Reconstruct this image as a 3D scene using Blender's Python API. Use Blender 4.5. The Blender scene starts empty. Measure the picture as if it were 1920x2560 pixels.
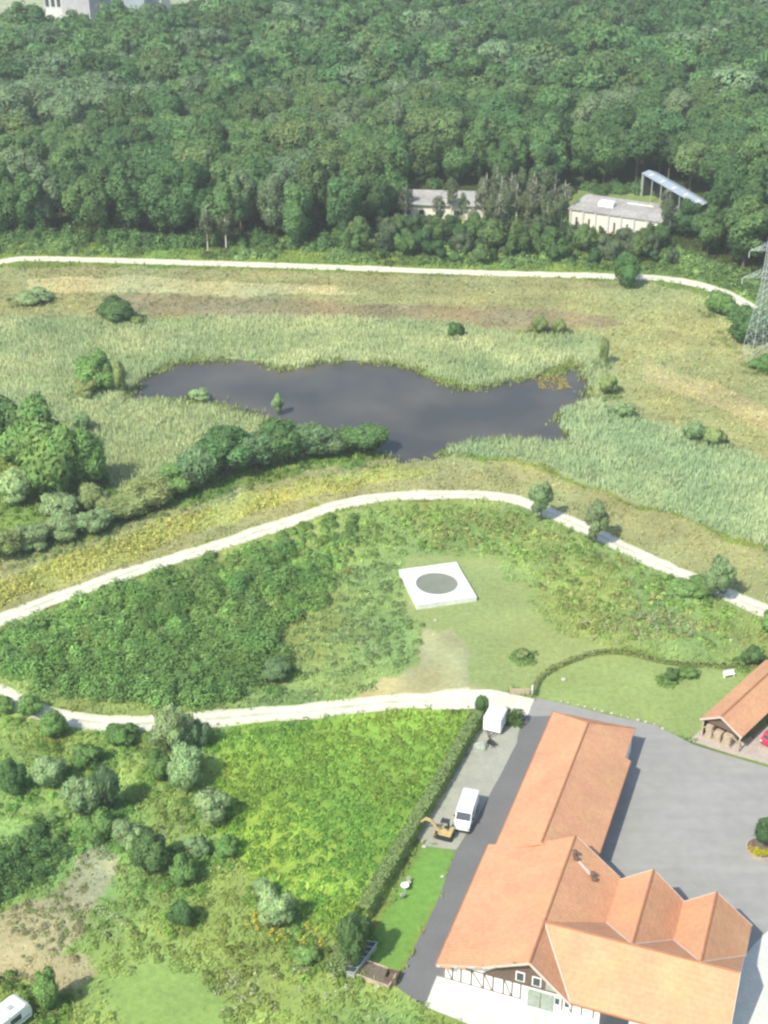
import bpy, bmesh, math, random
import numpy as np
from mathutils import Vector, Matrix

# ------------------------------------------------------------------ camera, sky, sun, exposure
scene = bpy.context.scene
COL = scene.collection
CAM_H, PITCH, FPX = 115.0, math.radians(29.06), 3600.0
cam_data = bpy.data.cameras.new('camera')
cam = bpy.data.objects.new('camera', cam_data); COL.objects.link(cam)
cam.location = (0, 0, CAM_H)
cam.rotation_euler = (math.pi/2 - PITCH, 0, 0)
cam_data.sensor_fit = 'VERTICAL'
cam_data.sensor_height = 24.0
cam_data.lens = 24.0*FPX/2560.0
cam_data.clip_end = 6000.0
cam_data.clip_start = 1.0
scene.camera = cam

SUN_EL, SUN_AZ = math.radians(48), math.radians(220)     # azimuth from +Y towards +X
world = bpy.data.worlds.new("World"); scene.world = world
world.use_nodes = True
wn = world.node_tree
sky = wn.nodes.new('ShaderNodeTexSky'); sky.sky_type = 'NISHITA'; sky.sun_disc = False
sky.sun_elevation = SUN_EL; sky.sun_rotation = SUN_AZ
sky.altitude = 200; sky.dust_density = 1.5
bg = wn.nodes['Background']; bg.inputs['Strength'].default_value = 0.15
wn.links.new(sky.outputs['Color'], bg.inputs['Color'])

sun_d = bpy.data.lights.new('sun', 'SUN'); sun_d.energy = 3.8; sun_d.angle = math.radians(0.5)
sun_d.color = (1.0, 0.945, 0.83)
sun = bpy.data.objects.new('sun', sun_d); COL.objects.link(sun)
sdir = Vector((math.sin(SUN_AZ)*math.cos(SUN_EL), math.cos(SUN_AZ)*math.cos(SUN_EL), math.sin(SUN_EL)))
sun.rotation_euler = (-sdir).to_track_quat('-Z', 'Y').to_euler()
sun.location = (-60, 60, 200)

vs = scene.view_settings
vs.view_transform = 'Standard'; vs.look = 'None'; vs.gamma = 1.0; vs.exposure = 0.62
vs.use_curve_mapping = False
scene.render.engine = 'CYCLES'
scene.cycles.max_bounces = 7; scene.cycles.diffuse_bounces = 4; scene.cycles.glossy_bounces = 2
scene.cycles.transmission_bounces = 3; scene.cycles.volume_bounces = 0
scene.cycles.filter_width = 2.4
scene.cycles.use_denoising = True

rng = np.random.default_rng(7)
random.seed(7)

# ------------------------------------------------------------------ survey: photo reading -> place on the ground
def at(px, py, z=0.0):
    x = (px-960)/FPX; y = -(py-1280)/FPX
    dy = math.cos(PITCH)+y*math.sin(PITCH); dz = -math.sin(PITCH)+y*math.cos(PITCH)
    t = (z-CAM_H)/dz
    return (t*x, t*dy, z)
def mpp(py):
    """metres across one photo pixel at the ground row py"""
    d = PITCH+math.atan((py-1280)/FPX)
    return CAM_H/math.sin(d)/FPX
def poly(pts, z=0.0):
    return np.array([at(a, b, z)[:2] for a, b in pts])
def inside(P, x, y):
    c = np.zeros(x.shape, bool); n = len(P); j = n-1
    for i in range(n):
        xi, yi = P[i]; xj, yj = P[j]
        if yi != yj:
            c ^= ((yi > y) != (yj > y)) & (x < (xj-xi)*(y-yi)/(yj-yi)+xi)
        j = i
    return c
def vnoise(x, y, s=0):
    xi = np.floor(x).astype(np.int64); yi = np.floor(y).astype(np.int64)
    fx = x-xi; fy = y-yi; fx = fx*fx*(3-2*fx); fy = fy*fy*(3-2*fy)
    def h(a, b):
        n = (a*374761393+b*668265263+s*974634777) & 0x7fffffff
        n = ((n ^ (n >> 13))*1274126177) & 0x7fffffff
        return ((n ^ (n >> 16)) & 0xffff)/65535.0
    return (h(xi, yi)*(1-fx)+h(xi+1, yi)*fx)*(1-fy)+(h(xi, yi+1)*(1-fx)+h(xi+1, yi+1)*fx)*fy
def fbm(x, y, sc, o=4, s=0):
    r = 0; a = .5; f = 1/sc; t = 0
    for k in range(o):
        r = r+a*vnoise(x*f, y*f, s+k*17); t += a; a *= .5; f *= 2.1
    return r/t

# ------------------------------------------------------------------ materials
def new_mat(name):
    m = bpy.data.materials.new(name); m.use_nodes = True
    nt = m.node_tree; nt.nodes.clear()
    out = nt.nodes.new('ShaderNodeOutputMaterial')
    return m, nt, out
def N(nt, t, **kw):
    n = nt.nodes.new(t)
    for k, v in kw.items():
        if k in n.inputs: n.inputs[k].default_value = v
        else: setattr(n, k, v)
    return n
def plain(name, col, rough=0.7, var=0.18, scale=1.2, bump=0.0, metal=0.0, spec=0.3, fine=None):
    m, nt, out = new_mat(name)
    b = N(nt, 'ShaderNodeBsdfPrincipled'); b.inputs['Roughness'].default_value = rough
    b.inputs['Metallic'].default_value = metal; b.inputs['Specular IOR Level'].default_value = spec
    tc = N(nt, 'ShaderNodeTexCoord')
    no = N(nt, 'ShaderNodeTexNoise'); no.inputs['Scale'].default_value = scale; no.inputs['Detail'].default_value = 6
    no.inputs['Roughness'].default_value = .65
    nt.links.new(tc.outputs['Object'], no.inputs['Vector'])
    mr = N(nt, 'ShaderNodeMapRange'); mr.inputs['From Min'].default_value = .3; mr.inputs['From Max'].default_value = .7
    mr.inputs['To Min'].default_value = 1-var; mr.inputs['To Max'].default_value = 1+var
    nt.links.new(no.outputs['Fac'], mr.inputs['Value'])
    val = mr.outputs['Result']
    if fine:
        n2 = N(nt, 'ShaderNodeTexNoise'); n2.inputs['Scale'].default_value = fine; n2.inputs['Detail'].default_value = 3
        nt.links.new(tc.outputs['Object'], n2.inputs['Vector'])
        m2 = N(nt, 'ShaderNodeMapRange'); m2.inputs['From Min'].default_value = .3; m2.inputs['From Max'].default_value = .7
        m2.inputs['To Min'].default_value = 1-var; m2.inputs['To Max'].default_value = 1+var
        nt.links.new(n2.outputs['Fac'], m2.inputs['Value'])
        mu = N(nt, 'ShaderNodeMath', operation='MULTIPLY'); nt.links.new(val, mu.inputs[0]); nt.links.new(m2.outputs['Result'], mu.inputs[1])
        val = mu.outputs[0]
    vm = N(nt, 'ShaderNodeVectorMath', operation='SCALE'); vm.inputs[0].default_value = col[:3]
    nt.links.new(val, vm.inputs['Scale'])
    nt.links.new(vm.outputs['Vector'], b.inputs['Base Color'])
    if bump:
        bu = N(nt, 'ShaderNodeBump'); bu.inputs['Strength'].default_value = bump; bu.inputs['Distance'].default_value = .05
        nt.links.new(no.outputs['Fac'], bu.inputs['Height']); nt.links.new(bu.outputs['Normal'], b.inputs['Normal'])
    nt.links.new(b.outputs['BSDF'], out.inputs['Surface'])
    return m
def foliage_mat(name, transl=0.3):
    m, nt, out = new_mat(name)
    a = N(nt, 'ShaderNodeAttribute'); a.attribute_name = 'Col'
    oi = N(nt, 'ShaderNodeObjectInfo')
    hs = N(nt, 'ShaderNodeHueSaturation')
    mh = N(nt, 'ShaderNodeMapRange'); mh.inputs['To Min'].default_value = .485; mh.inputs['To Max'].default_value = .51
    mv = N(nt, 'ShaderNodeMapRange'); mv.inputs['To Min'].default_value = .85; mv.inputs['To Max'].default_value = 1.18
    mm = N(nt, 'ShaderNodeMath', operation='MULTIPLY'); mm.inputs[1].default_value = 7.31
    fr = N(nt, 'ShaderNodeMath', operation='FRACT')
    nt.links.new(oi.outputs['Random'], mh.inputs['Value'])
    nt.links.new(oi.outputs['Random'], mm.inputs[0]); nt.links.new(mm.outputs[0], fr.inputs[0]); nt.links.new(fr.outputs[0], mv.inputs['Value'])
    nt.links.new(mh.outputs['Result'], hs.inputs['Hue']); nt.links.new(mv.outputs['Result'], hs.inputs['Value'])
    nt.links.new(a.outputs['Color'], hs.inputs['Color'])
    d = N(nt, 'ShaderNodeBsdfDiffuse'); t = N(nt, 'ShaderNodeBsdfTranslucent')
    # leaves share part of the facing of the clump they belong to
    na = N(nt, 'ShaderNodeAttribute'); na.attribute_name = 'Nrm'
    vt = N(nt, 'ShaderNodeVectorTransform', vector_type='NORMAL', convert_from='OBJECT', convert_to='WORLD')
    ge = N(nt, 'ShaderNodeNewGeometry')
    sc_ = N(nt, 'ShaderNodeVectorMath', operation='SCALE'); sc_.inputs['Scale'].default_value = 1.3
    ad = N(nt, 'ShaderNodeVectorMath', operation='ADD'); no_ = N(nt, 'ShaderNodeVectorMath', operation='NORMALIZE')
    nt.links.new(na.outputs['Vector'], vt.inputs[0]); nt.links.new(vt.outputs[0], sc_.inputs[0]); nt.links.new(sc_.outputs[0], ad.inputs[0]); nt.links.new(ge.outputs['Normal'], ad.inputs[1])
    nt.links.new(ad.outputs[0], no_.inputs[0]); nt.links.new(no_.outputs[0], d.inputs['Normal'])
    mx = N(nt, 'ShaderNodeMixShader'); mx.inputs['Fac'].default_value = transl
    nt.links.new(hs.outputs['Color'], d.inputs['Color']); nt.links.new(hs.outputs['Color'], t.inputs['Color'])
    nt.links.new(d.outputs[0], mx.inputs[1]); nt.links.new(t.outputs[0], mx.inputs[2])
    nt.links.new(mx.outputs[0], out.inputs['Surface'])
    return m
M = {}
M['leaf'] = foliage_mat('foliage', .42)
M['bark'] = plain('bark', (.16, .13, .10), .9, .3, 3)
M['birch_bark'] = plain('pale_bark', (.62, .58, .5), .8, .25, 2)
M['gravel'] = plain('path_gravel', (.60, .575, .47), .95, .12, .35, .3, fine=3)
def track_mat():
    m = M['gravel'].copy(); nt = m.node_tree
    b = [n for n in nt.nodes if n.type == 'BSDF_PRINCIPLED'][0]; src = b.inputs['Base Color'].links[0].from_socket
    a = N(nt, 'ShaderNodeAttribute'); a.attribute_name = 'across'
    ab = N(nt, 'ShaderNodeMath', operation='ABSOLUTE'); nt.links.new(a.outputs['Fac'], ab.inputs[0])
    no = [n for n in nt.nodes if n.type == 'TEX_NOISE'][0]
    ad = N(nt, 'ShaderNodeMath', operation='MULTIPLY_ADD'); ad.inputs[1].default_value = .55; nt.links.new(no.outputs['Fac'], ad.inputs[0]); nt.links.new(ab.outputs[0], ad.inputs[2])
    cr = N(nt, 'ShaderNodeValToRGB'); e = cr.color_ramp.elements
    e[0].position = .28; e[0].color = (.80, .83, .72, 1); e[1].position = .52; e[1].color = (1.05, 1.05, 1.05, 1)
    k = cr.color_ramp.elements.new(.98); k.color = (1, 1, 1, 1); k = cr.color_ramp.elements.new(1.0); k.color = (.9, .92, .8, 1)
    mx = N(nt, 'ShaderNodeVectorMath', operation='MULTIPLY'); nt.links.new(ad.outputs[0], cr.inputs['Fac']); nt.links.new(src, mx.inputs[0]); nt.links.new(cr.outputs[0], mx.inputs[1])
    nt.links.new(mx.outputs[0], b.inputs['Base Color']); return m
M['track'] = track_mat()
M['asphalt'] = plain('asphalt', (.29, .285, .262), .9, .06, .10, .2, fine=.7)
def streaks(m, rot, sc, lo, hi):
    nt = m.node_tree; b = [n for n in nt.nodes if n.type == 'BSDF_PRINCIPLED'][0]; src = b.inputs['Base Color'].links[0].from_socket
    tc = N(nt, 'ShaderNodeTexCoord'); mp = N(nt, 'ShaderNodeMapping'); mp.inputs['Rotation'].default_value = (0, 0, rot); mp.inputs['Scale'].default_value = sc
    no = N(nt, 'ShaderNodeTexNoise'); no.inputs['Scale'].default_value = 1; no.inputs['Detail'].default_value = 5
    mr = N(nt, 'ShaderNodeMapRange'); mr.inputs['From Min'].default_value = .35; mr.inputs['From Max'].default_value = .7; mr.inputs['To Min'].default_value = lo; mr.inputs['To Max'].default_value = hi
    vm = N(nt, 'ShaderNodeVectorMath', operation='SCALE')
    nt.links.new(tc.outputs['Object'], mp.inputs['Vector']); nt.links.new(mp.outputs[0], no.inputs['Vector']); nt.links.new(no.outputs['Fac'], mr.inputs['Value'])
    nt.links.new(src, vm.inputs[0]); nt.links.new(mr.outputs[0], vm.inputs['Scale']); nt.links.new(vm.outputs['Vector'], b.inputs['Base Color'])
streaks(M['asphalt'], .5, (.05, .55, 1), .965, 1.055)
streaks(M['asphalt'], -.9, (.08, 1.1, 1), .975, 1.03)
M['asphalt_dark'] = plain('lane_asphalt', (.155, .155, .15), .9, .10, .2, .2, fine=5)
M['strip'] = plain('gravel_strip', (.33, .335, .27), .95, .14, .4, .3, fine=5)
M['paving'] = plain('pale_paving', (.55, .56, .5), .85, .08, .5, .1, fine=3)
M['apron'] = plain('pale_brick_paving', (.42, .36, .30), .9, .14, .8, .1, fine=4)
M['concrete'] = plain('concrete', (.66, .66, .60), .85, .10, .45, .1, fine=3)
M['plaster'] = plain('white_plaster', (.78, .78, .73), .9, .06, 1.0)
M['timber'] = plain('dark_timber', (.13, .10, .08), .8, .25, 3)
M['board'] = plain('brown_boards', (.14, .10, .075), .8, .25, 4)
M['wood_pale'] = plain('pale_wood', (.45, .37, .26), .8, .3, 3)
M['white'] = plain('white_paint', (.82, .83, .82), .35, .03, 1, spec=.5)
M['glass'] = plain('dark_glass', (.05, .06, .07), .12, .1, 2, spec=.6)
M['rubber'] = plain('rubber', (.03, .03, .03), .8, .2, 3)
M['steel'] = plain('galvanised_steel', (.42, .48, .44), .55, .12, 2, metal=.2)
M['metal_roof'] = plain('blue_grey_sheet', (.34, .40, .44), .5, .12, .5, metal=.1, fine=3)
M['digger'] = plain('ochre_paint', (.50, .38, .17), .6, .25, 3)
M['dark'] = plain('dark_metal', (.045, .045, .045), .6, .2, 3)
M['red'] = plain('red_paint', (.55, .03, .08), .35, .08, 2, spec=.5)
M['far_wall'] = plain('pale_wall', (.72, .69, .58), .9, .12, .3)
M['far_roof'] = plain('grey_flat_roof', (.37, .355, .325), .95, .22, .15, fine=1.0)
M['tarp'] = plain('tarpaulin', (.30, .34, .28), .7, .25, 2)
M['pool'] = plain('round_cover', (.20, .215, .165), .7, .10, .5)
M['stone'] = plain('pale_stone', (.42, .43, .35), .9, .15, 2)
M['factory'] = plain('factory_cladding', (.42, .41, .42), .7, .08, .15, fine=.6)
M['factory_white'] = plain('factory_panel', (.58, .58, .57), .6, .05, .3)

def roof_mat(name, base):
    m, nt, out = new_mat(name)
    b = N(nt, 'ShaderNodeBsdfPrincipled'); b.inputs['Roughness'].default_value = .85; b.inputs['Specular IOR Level'].default_value = .25
    tc = N(nt, 'ShaderNodeTexCoord'); geo = N(nt, 'ShaderNodeNewGeometry')
    no = N(nt, 'ShaderNodeTexNoise'); no.inputs['Scale'].default_value = .22; no.inputs['Detail'].default_value = 7; no.inputs['Roughness'].default_value = .62
    nf = N(nt, 'ShaderNodeTexNoise'); nf.inputs['Scale'].default_value = 2.2; nf.inputs['Detail'].default_value = 4
    nt.links.new(tc.outputs['Object'], no.inputs['Vector']); nt.links.new(tc.outputs['Object'], nf.inputs['Vector'])
    sep = N(nt, 'ShaderNodeSeparateXYZ'); nt.links.new(tc.outputs['Object'], sep.inputs[0])
    def wave(sock, k):
        mu = N(nt, 'ShaderNodeMath', operation='MULTIPLY'); mu.inputs[1].default_value = k
        si = N(nt, 'ShaderNodeMath', operation='SINE')
        nt.links.new(sock, mu.inputs[0]); nt.links.new(mu.outputs[0], si.inputs[0]); return si.outputs[0]
    k = 2*math.pi/.44
    add = N(nt, 'ShaderNodeMath', operation='ADD')
    nt.links.new(wave(sep.outputs['Y'], k), add.inputs[0])
    w2 = N(nt, 'ShaderNodeMath', operation='MULTIPLY'); w2.inputs[1].default_value = .45
    nt.links.new(wave(sep.outputs['X'], 2*math.pi/.40), w2.inputs[0]); nt.links.new(w2.outputs[0], add.inputs[1])
    r1 = N(nt, 'ShaderNodeMapRange'); r1.inputs['From Min'].default_value = .3; r1.inputs['From Max'].default_value = .7; r1.inputs['To Min'].default_value = .87; r1.inputs['To Max'].default_value = 1.08
    r2 = N(nt, 'ShaderNodeMapRange'); r2.inputs['From Min'].default_value = .3; r2.inputs['From Max'].default_value = .7; r2.inputs['To Min'].default_value = .90; r2.inputs['To Max'].default_value = 1.09
    r3 = N(nt, 'ShaderNodeMapRange'); r3.inputs['From Min'].default_value = -1.4; r3.inputs['From Max'].default_value = 1.4; r3.inputs['To Min'].default_value = .965; r3.inputs['To Max'].default_value = 1.035
    nt.links.new(no.outputs['Fac'], r1.inputs['Value']); nt.links.new(nf.outputs['Fac'], r2.inputs['Value']); nt.links.new(add.outputs[0], r3.inputs['Value'])
    m1 = N(nt, 'ShaderNodeMath', operation='MULTIPLY'); m2 = N(nt, 'ShaderNodeMath', operation='MULTIPLY')
    nt.links.new(r1.outputs[0], m1.inputs[0]); nt.links.new(r2.outputs[0], m1.inputs[1])
    nt.links.new(m1.outputs[0], m2.inputs[0]); nt.links.new(r3.outputs[0], m2.inputs[1])
    vm = N(nt, 'ShaderNodeVectorMath', operation='SCALE'); vm.inputs[0].default_value = base
    nt.links.new(m2.outputs[0], vm.inputs['Scale'])
    hs = N(nt, 'ShaderNodeHueSaturation'); rh = N(nt, 'ShaderNodeMapRange'); rh.inputs['To Min'].default_value = .485; rh.inputs['To Max'].default_value = .515
    n3 = N(nt, 'ShaderNodeTexNoise'); n3.inputs['Scale'].default_value = .35; nt.links.new(tc.outputs['Object'], n3.inputs['Vector'])
    nt.links.new(n3.outputs['Fac'], rh.inputs['Value']); nt.links.new(rh.outputs[0], hs.inputs['Hue']); nt.links.new(vm.outputs['Vector'], hs.inputs['Color'])
    nt.links.new(hs.outputs[0], b.inputs['Base Color'])
    bu = N(nt, 'ShaderNodeBump'); bu.inputs['Strength'].default_value = .22; bu.inputs['Distance'].default_value = .03
    nt.links.new(add.outputs[0], bu.inputs['Height']); nt.links.new(bu.outputs[0], b.inputs['Normal'])
    nt.links.new(b.outputs[0], out.inputs['Surface'])
    return m
M['roof'] = roof_mat('orange_tiles', (.57, .305, .168))
M['ridge'] = plain('ridge_tiles', (.37, .17, .09), .85, .15, 2)
M['verge'] = plain('pale_verge_board', (.62, .50, .42), .7, .1, 1)

# ------------------------------------------------------------------ object helpers
def tag(o, label=None, cat=None, group=None, kind=None):
    if label: o['label'] = label
    if cat: o['category'] = cat
    if group: o['group'] = group
    if kind: o['kind'] = kind
    return o
def link(name, me, mat=None, parent=None):
    o = bpy.data.objects.new(name, me); COL.objects.link(o)
    if mat is not None and not me.materials: me.materials.append(mat)
    if parent is not None: o.parent = parent
    return o
def bm_obj(name, bm, mat, parent=None, smooth=False):
    bmesh.ops.recalc_face_normals(bm, faces=bm.faces)
    me = bpy.data.meshes.new(name); bm.to_mesh(me); bm.free()
    if smooth:
        me.polygons.foreach_set('use_smooth', [True]*len(me.polygons))
    return link(name, me, mat, parent)
def empty(name, loc, rz=0, label=None, cat=None, group=None):
    o = bpy.data.objects.new(name, None); COL.objects.link(o); o.empty_display_size = .3
    o.location = loc; o.rotation_euler = (0, 0, rz)
    return tag(o, label, cat, group)
def box(bm, c, s, rz=0, bevel=0):
    r = bmesh.ops.create_cube(bm, size=1)
    mat = Matrix.Translation(c) @ Matrix.Rotation(rz, 4, 'Z') @ Matrix.Diagonal((s[0], s[1], s[2], 1))
    bmesh.ops.transform(bm, matrix=mat, verts=r['verts'])
    if bevel:
        es = list({e for v in r['verts'] for e in v.link_edges})
        bmesh.ops.bevel(bm, geom=es, offset=bevel, segments=2, affect='EDGES')
def bar(bm, a, b, r, n=6, r2=None):
    a = Vector(a); b = Vector(b); d = b-a; L = d.length
    if L < 1e-5: return
    q = d.to_track_quat('Z', 'Y').to_matrix().to_4x4()
    bmesh.ops.create_cone(bm, cap_ends=True, segments=n, radius1=r, radius2=r if r2 is None else r2, depth=L,
                          matrix=Matrix.Translation((a+b)/2) @ q)
def beam(bm, a, b, w, h):
    a = Vector(a); b = Vector(b); d = b-a
    q = d.to_track_quat('Y', 'Z').to_matrix().to_4x4()
    r = bmesh.ops.create_cube(bm, size=1)
    bmesh.ops.transform(bm, matrix=Matrix.Translation((a+b)/2) @ q @ Matrix.Diagonal((w, d.length, h, 1)), verts=r['verts'])
def beams(name, L, mat, parent):
    for a, b, w, h in L:
        bm = bmesh.new(); beam(bm, a, b, w, h); bm_obj(name, bm, mat, parent)
def slab(bm, pts, t=.18):
    top = [bm.verts.new(p) for p in pts]; bot = [bm.verts.new((p[0], p[1], p[2]-t)) for p in pts]
    bm.faces.new(top); bm.faces.new(bot[::-1]); n = len(pts)
    for i in range(n):
        bm.faces.new((top[i], bot[i], bot[(i+1) % n], top[(i+1) % n]))
def prism(bm, prof, axis, a, b):
    """profile [(p, z)] pushed along axis 'x' or 'y' from a to b"""
    f = (lambda p, z, s: (s, p, z)) if axis == 'x' else (lambda p, z, s: (p, s, z))
    A = [bm.verts.new(f(p, z, a)) for p, z in prof]; B = [bm.verts.new(f(p, z, b)) for p, z in prof]
    bm.faces.new(A); bm.faces.new(B[::-1]); n = len(prof)
    for i in range(n):
        bm.faces.new((A[i], B[i], B[(i+1) % n], A[(i+1) % n]))
def tri_fill(name, P, z, mat, kind='structure', jitter=0, closed_n=None):
    """flat sheet from a ground polygon"""
    bm = bmesh.new()
    vs_ = [bm.verts.new((p[0], p[1], z)) for p in P]
    f = bm.faces.new(vs_)
    bmesh.ops.triangulate(bm, faces=[f])
    o = bm_obj(name, bm, mat)
    me = o.data
    if me.polygons and me.polygons[0].normal.z < 0: me.flip_normals()
    return tag(o, kind=kind)
def smooth_poly(P, amp=.25, step=.8, s=0):
    out = []
    n = len(P)
    for i in range(n):
        a = P[i]; b = P[(i+1) % n]; L = np.linalg.norm(b-a); k = max(1, int(L/step))
        nrm = np.array([-(b-a)[1], (b-a)[0]])/max(L, 1e-6)
        for j in range(k):
            p = a+(b-a)*j/k
            d = (fbm(np.array([p[0]]), np.array([p[1]]), 2.5, 3, s)[0]-.5)*2*amp
            out.append(p+nrm*d)
    return np.array(out)
def catmull(pts, step=1.0):
    P = [np.array(p, float) for p in pts]; P = [2*P[0]-P[1]]+P+[2*P[-1]-P[-2]]
    out = []
    for i in range(1, len(P)-2):
        k = max(2, int(np.linalg.norm(P[i+1]-P[i])/step))
        for j in range(k):
            t = j/k
            out.append(.5*((2*P[i])+(-P[i-1]+P[i+1])*t+(2*P[i-1]-5*P[i]+4*P[i+1]-P[i+2])*t*t+(-P[i-1]+3*P[i]-3*P[i+1]+P[i+2])*t**3))
    out.append(P[-2]); return np.array(out)
def ribbon(pts, w, s=0, amp=.35):
    C = catmull(pts); T = np.gradient(C, axis=0); T /= np.linalg.norm(T, axis=1)[:, None]
    Nn = np.stack([-T[:, 1], T[:, 0]], 1)
    wl = w/2+(fbm(C[:, 0], C[:, 1], 3, 3, s)-.5)*2*amp; wr = w/2+(fbm(C[:, 0], C[:, 1], 3, 3, s+5)-.5)*2*amp
    return C, C+Nn*wl[:, None], C-Nn*wr[:, None]
def ribbon_obj(name, pts, w, z, mat, s=0, amp=.35):
    C, L, R = ribbon(pts, w, s, amp)
    n = len(C)
    v = np.concatenate([np.c_[L, np.full(n, z)], np.c_[R, np.full(n, z)]])
    f = [(i, n+i, n+i+1, i+1) for i in range(n-1)]
    me = bpy.data.meshes.new(name); me.from_pydata(v.tolist(), [], f); me.update()
    if me.polygons[0].normal.z < 0: me.flip_normals()
    at_ = me.attributes.new('across', 'FLOAT', 'POINT'); at_.data.foreach_set('value', np.r_[np.full(n, -1.0), np.full(n, 1.0)].astype(np.float32))
    return tag(link(name, me, mat), kind='structure')

# ---- leaf meshes from arrays
def orient(n, r):
    a = r.normal(size=n.shape); a -= n*(a*n).sum(1)[:, None]; a /= np.linalg.norm(a, axis=1)[:, None]+1e-9
    return a, np.cross(n, a)
def leaf_mesh(name, c, t1, t2, col, nrm=None):
    n = len(c)
    v = np.empty((n, 4, 3), np.float32)
    v[:, 0] = c-t1; v[:, 1] = c+t2; v[:, 2] = c+t1; v[:, 3] = c-t2
    me = bpy.data.meshes.new(name)
    me.vertices.add(n*4); me.vertices.foreach_set('co', v.ravel())
    me.loops.add(n*4); me.loops.foreach_set('vertex_index', np.arange(n*4, dtype=np.int32))
    me.polygons.add(n); me.polygons.foreach_set('loop_start', np.arange(0, n*4, 4, dtype=np.int32))
    me.polygons.foreach_set('loop_total', np.full(n, 4, np.int32))
    at_ = me.attributes.new('Col', 'FLOAT_COLOR', 'POINT')
    cc = np.ones((n, 4, 4), np.float32); cc[:, :, :3] = col[:, None, :]
    at_.data.foreach_set('color', cc.ravel())
    if nrm is not None:
        na = me.attributes.new('Nrm', 'FLOAT_VECTOR', 'POINT'); na.data.foreach_set('vector', np.repeat(nrm.astype(np.float32), 4, 0).ravel())
    me.update(calc_edges=True)
    me.materials.append(M['leaf'])
    return me
def tint(n, base, r, v=.15, h=.07):
    base = np.asarray(base, float)
    k = np.exp(r.normal(0, v, (n, 1)))
    return np.clip(base*k*(1+r.normal(0, h, (n, 3))*[1.2, .4, .8]), .004, .95)

def crown(r, R, z0, z1, nl, nq, leaf, base, elong=1.0, vert=0.0, lobe=.42, top=.3):
    """leaf clumps over overlapping lobes; R radius, z0..z1 height span"""
    Hc = (z1-z0)/2; zc = (z0+z1)/2
    L = []; rad = []
    for i in range(nl):
        d = r.normal(size=3); d /= np.linalg.norm(d)
        q = r.uniform(.25, 1.12)**.6
        L.append((d[0]*R*(1-lobe)*q, d[1]*R*(1-lobe)*q, zc+d[2]*Hc*(1-lobe)*q+Hc*.05)); rad.append(R*lobe*r.uniform(.75, 1.2))
    L = np.array(L); rad = np.array(rad)
    sq = min(1.6, max(.7, Hc/R))
    pts = []; nr = []; ci = []
    need = nq
    while need > 0:
        k = need*3
        i = r.choice(nl, k, p=rad**2/(rad**2).sum())
        d = r.normal(size=(k, 3)); d[:, 2] += top; d /= np.linalg.norm(d, axis=1)[:, None]
        p = L[i]+d*np.array([1, 1, sq])*(rad[i]*r.uniform(.8, 1.06, k))[:, None]
        keep = np.ones(k, bool)
        for j in range(nl):
            dd = np.linalg.norm((p-L[j])/np.array([1, 1, sq]), axis=1)
            keep &= (dd > rad[j]*.78) | (i == j)
        keep &= p[:, 2] > z0*.7
        p = p[keep][:need]; pts.append(p); nr.append(d[keep][:need]); ci.append(i[keep][:need]); need -= len(p)
    p = np.concatenate(pts); d = np.concatenate(nr); ci = np.concatenate(ci)
    st = r.uniform(size=len(p)) < .10                     # sprigs that stick out of the crown
    p[st] += d[st]*(R*r.uniform(.03, .16, st.sum()))[:, None]
    n = d+r.normal(size=d.shape)*.28
    n /= np.linalg.norm(n, axis=1)[:, None]
    a, b = orient(n, r)
    if vert:
        up = np.array([0, 0, 1.])+d*.5; a2 = up-n*(n@np.array([0, 0, 1.]))[:, None]
        a = a*(1-vert)+a2*vert; a /= np.linalg.norm(a, axis=1)[:, None]+1e-9; b = np.cross(n, a)
    s = leaf*r.uniform(.6, 1.3, (len(p), 1))
    lobe_tone = np.exp(r.normal(0, .09, nl))
    col = tint(len(p), base, r)*lobe_tone[ci][:, None]
    g = p-np.array([0, 0, z0+(z1-z0)*.35]); g /= np.linalg.norm(g*[1/R, 1/R, 1/Hc], axis=1)[:, None]+1e-6; g *= [1/R, 1/R, 1/Hc]
    g /= np.linalg.norm(g, axis=1)[:, None]+1e-9
    dn = d*.5+g*.75; dn /= np.linalg.norm(dn, axis=1)[:, None]+1e-9
    return p, a*s*elong, b*s*.62, col, dn
def trunk_bm(r, h, rad, spread, limbs=5, h0=None):
    bm = bmesh.new()
    top = h*.75; k = 3; prev = Vector((0, 0, -.1)); rr = rad
    for i in range(k):
        nx = Vector((r.normal()*.15, r.normal()*.15, top*(i+1)/k)); bar(bm, prev, nx, rr, 7, rr*.72); prev = nx; rr *= .72
    for i in range(limbs):
        a = r.uniform(0, 6.28); z = h*r.uniform(.3, .6)
        bar(bm, (0, 0, z), (math.cos(a)*spread*.7, math.sin(a)*spread*.7, z+h*r.uniform(.12, .28)), rad*.42, 5, rad*.12)
    return bm
def bm_mesh(name, bm, mat):
    me = bpy.data.meshes.new(name); bm.to_mesh(me); bm.free(); me.materials.append(mat); return me
def tree_obj(name, crown_me, trunk_me, loc, s, rz, label, cat, group=None):
    e = empty(name, loc, rz, label, cat, group); e.scale = s
    if trunk_me: link('trunk', trunk_me, None, e)
    link('crown', crown_me, None, e)
    return e
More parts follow.
